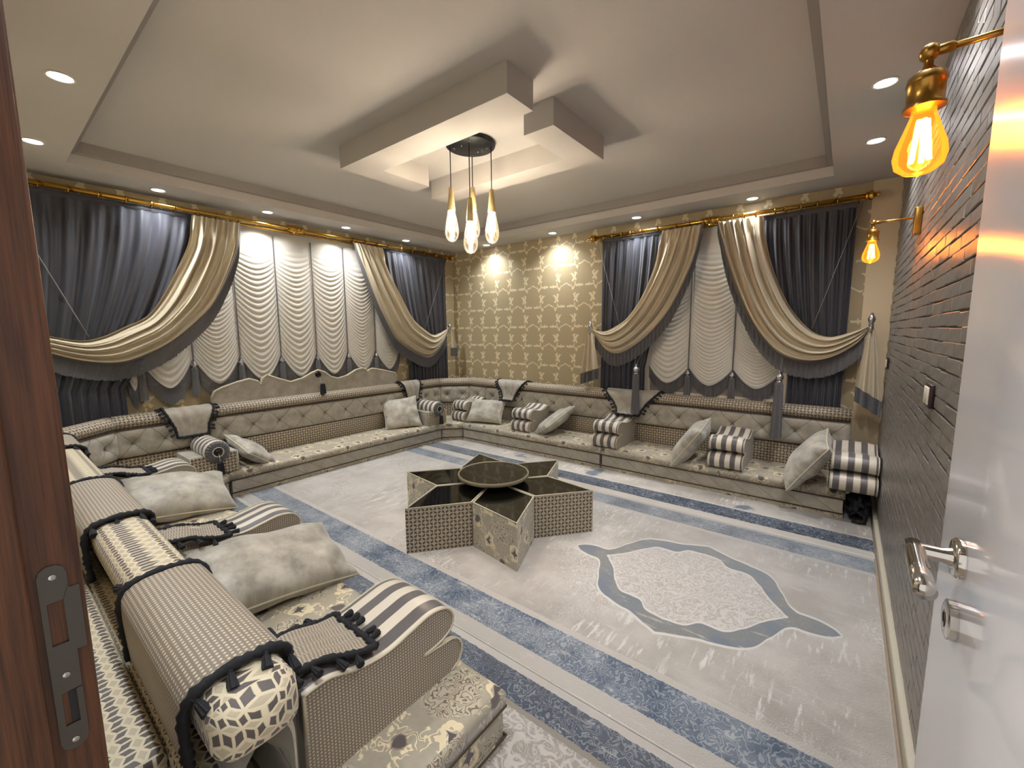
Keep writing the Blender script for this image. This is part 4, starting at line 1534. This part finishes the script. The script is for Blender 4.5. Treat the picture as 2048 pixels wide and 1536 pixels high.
AL_U = [(1.37, 2.60), (1.31, 2.32), (1.18, 2.03), (1.07, 1.81), (.96, 1.66), (.81, 1.57), (.69, 1.5), (.57, 1.46), (.47, 1.47), (.3, 1.52), (.16, 1.56)]
AL_L = [(1.765, 2.60), (1.72, 2.35), (1.62, 2.08), (1.48, 1.8), (1.33, 1.62), (1.12, 1.43), (.93, 1.32), (.76, 1.265), (.55, 1.29), (.33, 1.38), (.16, 1.5)]
swag('A', AL_U, AL_L, .17, .145, 'champagne swag at the left end of the long wall, half cut by the door frame', None, 3)
AR_U = [(3.44, 2.60), (3.52, 2.33), (3.69, 2.02), (3.88, 1.72), (4.09, 1.56), (4.28, 1.475), (4.54, 1.56)]
AR_L = [(3.03, 2.61), (3.13, 2.36), (3.26, 2.01), (3.4, 1.71), (3.57, 1.42), (3.86, 1.23), (4.15, 1.145), (4.39, 1.3), (4.545, 1.53)]
swag('A', AR_U, AR_L, .17, .145, 'champagne swag at the far corner end of the long wall', (4.56, 1.56, 4.57, 4.66, 1.27, 1.27), 5)
BL_U = [(-1.63, 2.565), (-1.69, 2.22), (-1.83, 1.89), (-1.99, 1.67), (-2.11, 1.58), (-2.28, 1.505), (-2.43, 1.53)]
BL_L = [(-1.22, 2.57), (-1.28, 2.28), (-1.38, 2.01), (-1.52, 1.73), (-1.7, 1.51), (-1.9, 1.34), (-2.1, 1.245), (-2.26, 1.29), (-2.43, 1.5)]
swag('B', BL_U, BL_L, .165, .15, 'champagne swag on the left of the back window', (-2.45, 1.53, -2.55, -2.34, .99, 1.06), 8)
BR_U = [(-.69, 2.56), (-.64, 2.28), (-.55, 1.98), (-.42, 1.7), (-.27, 1.51), (-.15, 1.445), (-.04, 1.455), (.14, 1.53)]
BR_L = [(-1.085, 2.57), (-.99, 2.21), (-.88, 1.89), (-.75, 1.6), (-.61, 1.39), (-.46, 1.26), (-.27, 1.21), (-.09, 1.25), (.07, 1.37), (.14, 1.49)]
swag('B', BR_U, BR_L, .165, .15, 'champagne swag on the right of the back window, beside the brick wall', (.155, 1.53, .09, .265, 1.02, .90), 11)

# holdback finials
for wall, s, z, off, lab in (('A', 4.555, 1.57, .2, 'silver holdback finial at the far end of the long wall'), ('B', -2.44, 1.54, .22, 'silver holdback finial left of the back window'), ('B', .155, 1.555, .22, 'silver holdback finial beside the brick wall')):
    c = wallpt(wall, s, off, z)
    t = thing('curtain_holdback', c, lab, 'holdback', 'silver curtain holdbacks')
    lathe('turned_knob', [(.0, -.075), (.012, -.072), (.014, -.05), (.017, -.045), (.013, -.035), (.02, -.012), (.012, -.008), (.02, .008), (.026, .03), (.018, .055), (.009, .066), (.012, .074), (.006, .082), (0, .084)], c, 'silver', t, 18)
    tube('stem', [wallpt(wall, s, .0, z - .02), wallpt(wall, s, off, z - .02)], .007, 'silver', t, 8)
# thin cords from rod to swag
for wall, pts, lab in (('A', [(4.57, 2.60), (4.1, 1.58)], 'thin grey rope pulling up the far swag of the long wall'), ('A', [(.2, 2.60), (.59, 1.49)], 'thin grey rope pulling up the left swag beside the door frame'),
                       ('B', [(-2.40, 2.56), (-2.09, 1.59)], 'thin grey rope pulling up the swag left of the back window'), ('B', [(.03, 2.56), (-.25, 1.51)], 'thin grey rope pulling up the swag right of the back window')):
    a, b = wallpt(wall, pts[0][0], .15, pts[0][1]), wallpt(wall, pts[1][0], .17, pts[1][1])
    t = thing('drapery_rope', b, lab, 'rope', 'thin curtain ropes')
    tube('twisted_cord', [tuple(a[i] + (b[i] - a[i]) * k / 8 for i in range(3)) for k in range(9)], .0035, 'cord', t, 6)

# scalloped sheer blinds
def blind(wall, edges, ztop, zside, zlow, off, flen, lab, dep=.012, sp_=.045):
    t = thing('scalloped_blind', wallpt(wall, (edges[0] + edges[-1]) / 2, off, zlow), lab, 'blind', 'white scalloped sheer blinds')
    for k in range(len(edges) - 1):
        a, b = edges[k], edges[k + 1]
        ph = R.uniform(0, 1)
        def zb(u):
            c = abs(2 * u - 1)
            return zlow + (zside - zlow) * c ** 1.7
        def f(u, v):
            c = (2 * u - 1)
            zr = ztop + (zb(u) - ztop) * v
            zs = ztop + (zside - ztop) * v          # height measured along the ribbon
            fade = min(1, max(0, (v - .1) / .12))
            fold = abs(math.sin(pi * ((ztop - zs) / sp_ * (1 + .1 * math.sin(3 * v + ph * 6)) + ph)))
            d = dep * fade * fold * (1 - c * c) ** .55 + .03 * (1 - c * c)
            drop = -.05 * fade * (1 - v) * (1 - c * c)
            return wallpt(wall, a + (b - a) * u, off + d, zr + drop * (v < 1))
        grid('sheer_panel', f, 14, 190, 'sheer', t, uvf=lambda u, v: (u, v))
        tops, lens = [], []
        n = 62
        for i in range(n):
            x, y, z = f((i + .5) / n, 1)
            tops.append((x, y, z))
            lens.append(flen * R.uniform(.94, 1.04))
        strand_mesh('fringe', tops, lens, .0036, 'fringe', t)
        tube('hem_braid', [f(i / 16, 1) for i in range(17)], .006, 'fringe', t, 5)
    grid('heading', lambda u, v: wallpt(wall, edges[0] + (edges[-1] - edges[0]) * u, off + .004, ztop + .01 - .06 * v), 8, 1, 'sheer', t)
    for e in edges[1:-1]:
        p0, p1 = wallpt(wall, e - .006, off + .012, ztop - .05), wallpt(wall, e + .006, off + .018, zside)
        box('ribbon', tuple(min(a_, b_) for a_, b_ in zip(p0, p1)), tuple(max(a_, b_) for a_, b_ in zip(p0, p1)), 'ribbon', t)
        x, y, z = wallpt(wall, e, off + .03, zside - .02)
        tassel('tassel', t, (x, y, z), .27, .033, 'fringe', hs=1.0)
    return t
blind('A', [.80, .91, 1.31, 1.72, 2.13, 2.54, 2.945, 3.35, 3.75], 2.60, 1.27, 1.0, .012, .155, 'white scalloped sheer blind with grey ribbons across the long wall')
blind('B', [-1.78, -1.34, -.90, -.46], 2.555, 1.10, .915, .012, .125, 'white scalloped sheer blind in the back window', .0075, .04)

# long silver headed tassels hanging before the back sofa
for s, zt, zb_, lab in ((-1.81, 1.13, .585, 'long grey tassel with silver ball head left of the back window'), (-.455, 1.125, .51, 'long grey tassel with silver ball head right of the back window')):
    x, y, z = s, 4.525, zt
    t = thing('tieback_tassel', (x, y, z), lab, 'tassel', 'long tieback tassels')
    tube('hanging_cord', [(x, 4.70, z + .12), (x, y + .05, z + .05), (x, y, z - .005)], .004, 'ribbon', t, 6)
    lathe('ball_head', [(0, .012), (.009, .01), (.013, -.006), (.009, -.016), (.026, -.028), (.034, -.05), (.028, -.07), (.015, -.08), (.022, -.086), (.025, -.098), (.014, -.102)], (x, y, z), 'silver', t, 18)
    tassel('skirt', t, (x, y, z - .09), z - .09 - zb_, .044, 'fringe', head=None, n=18)
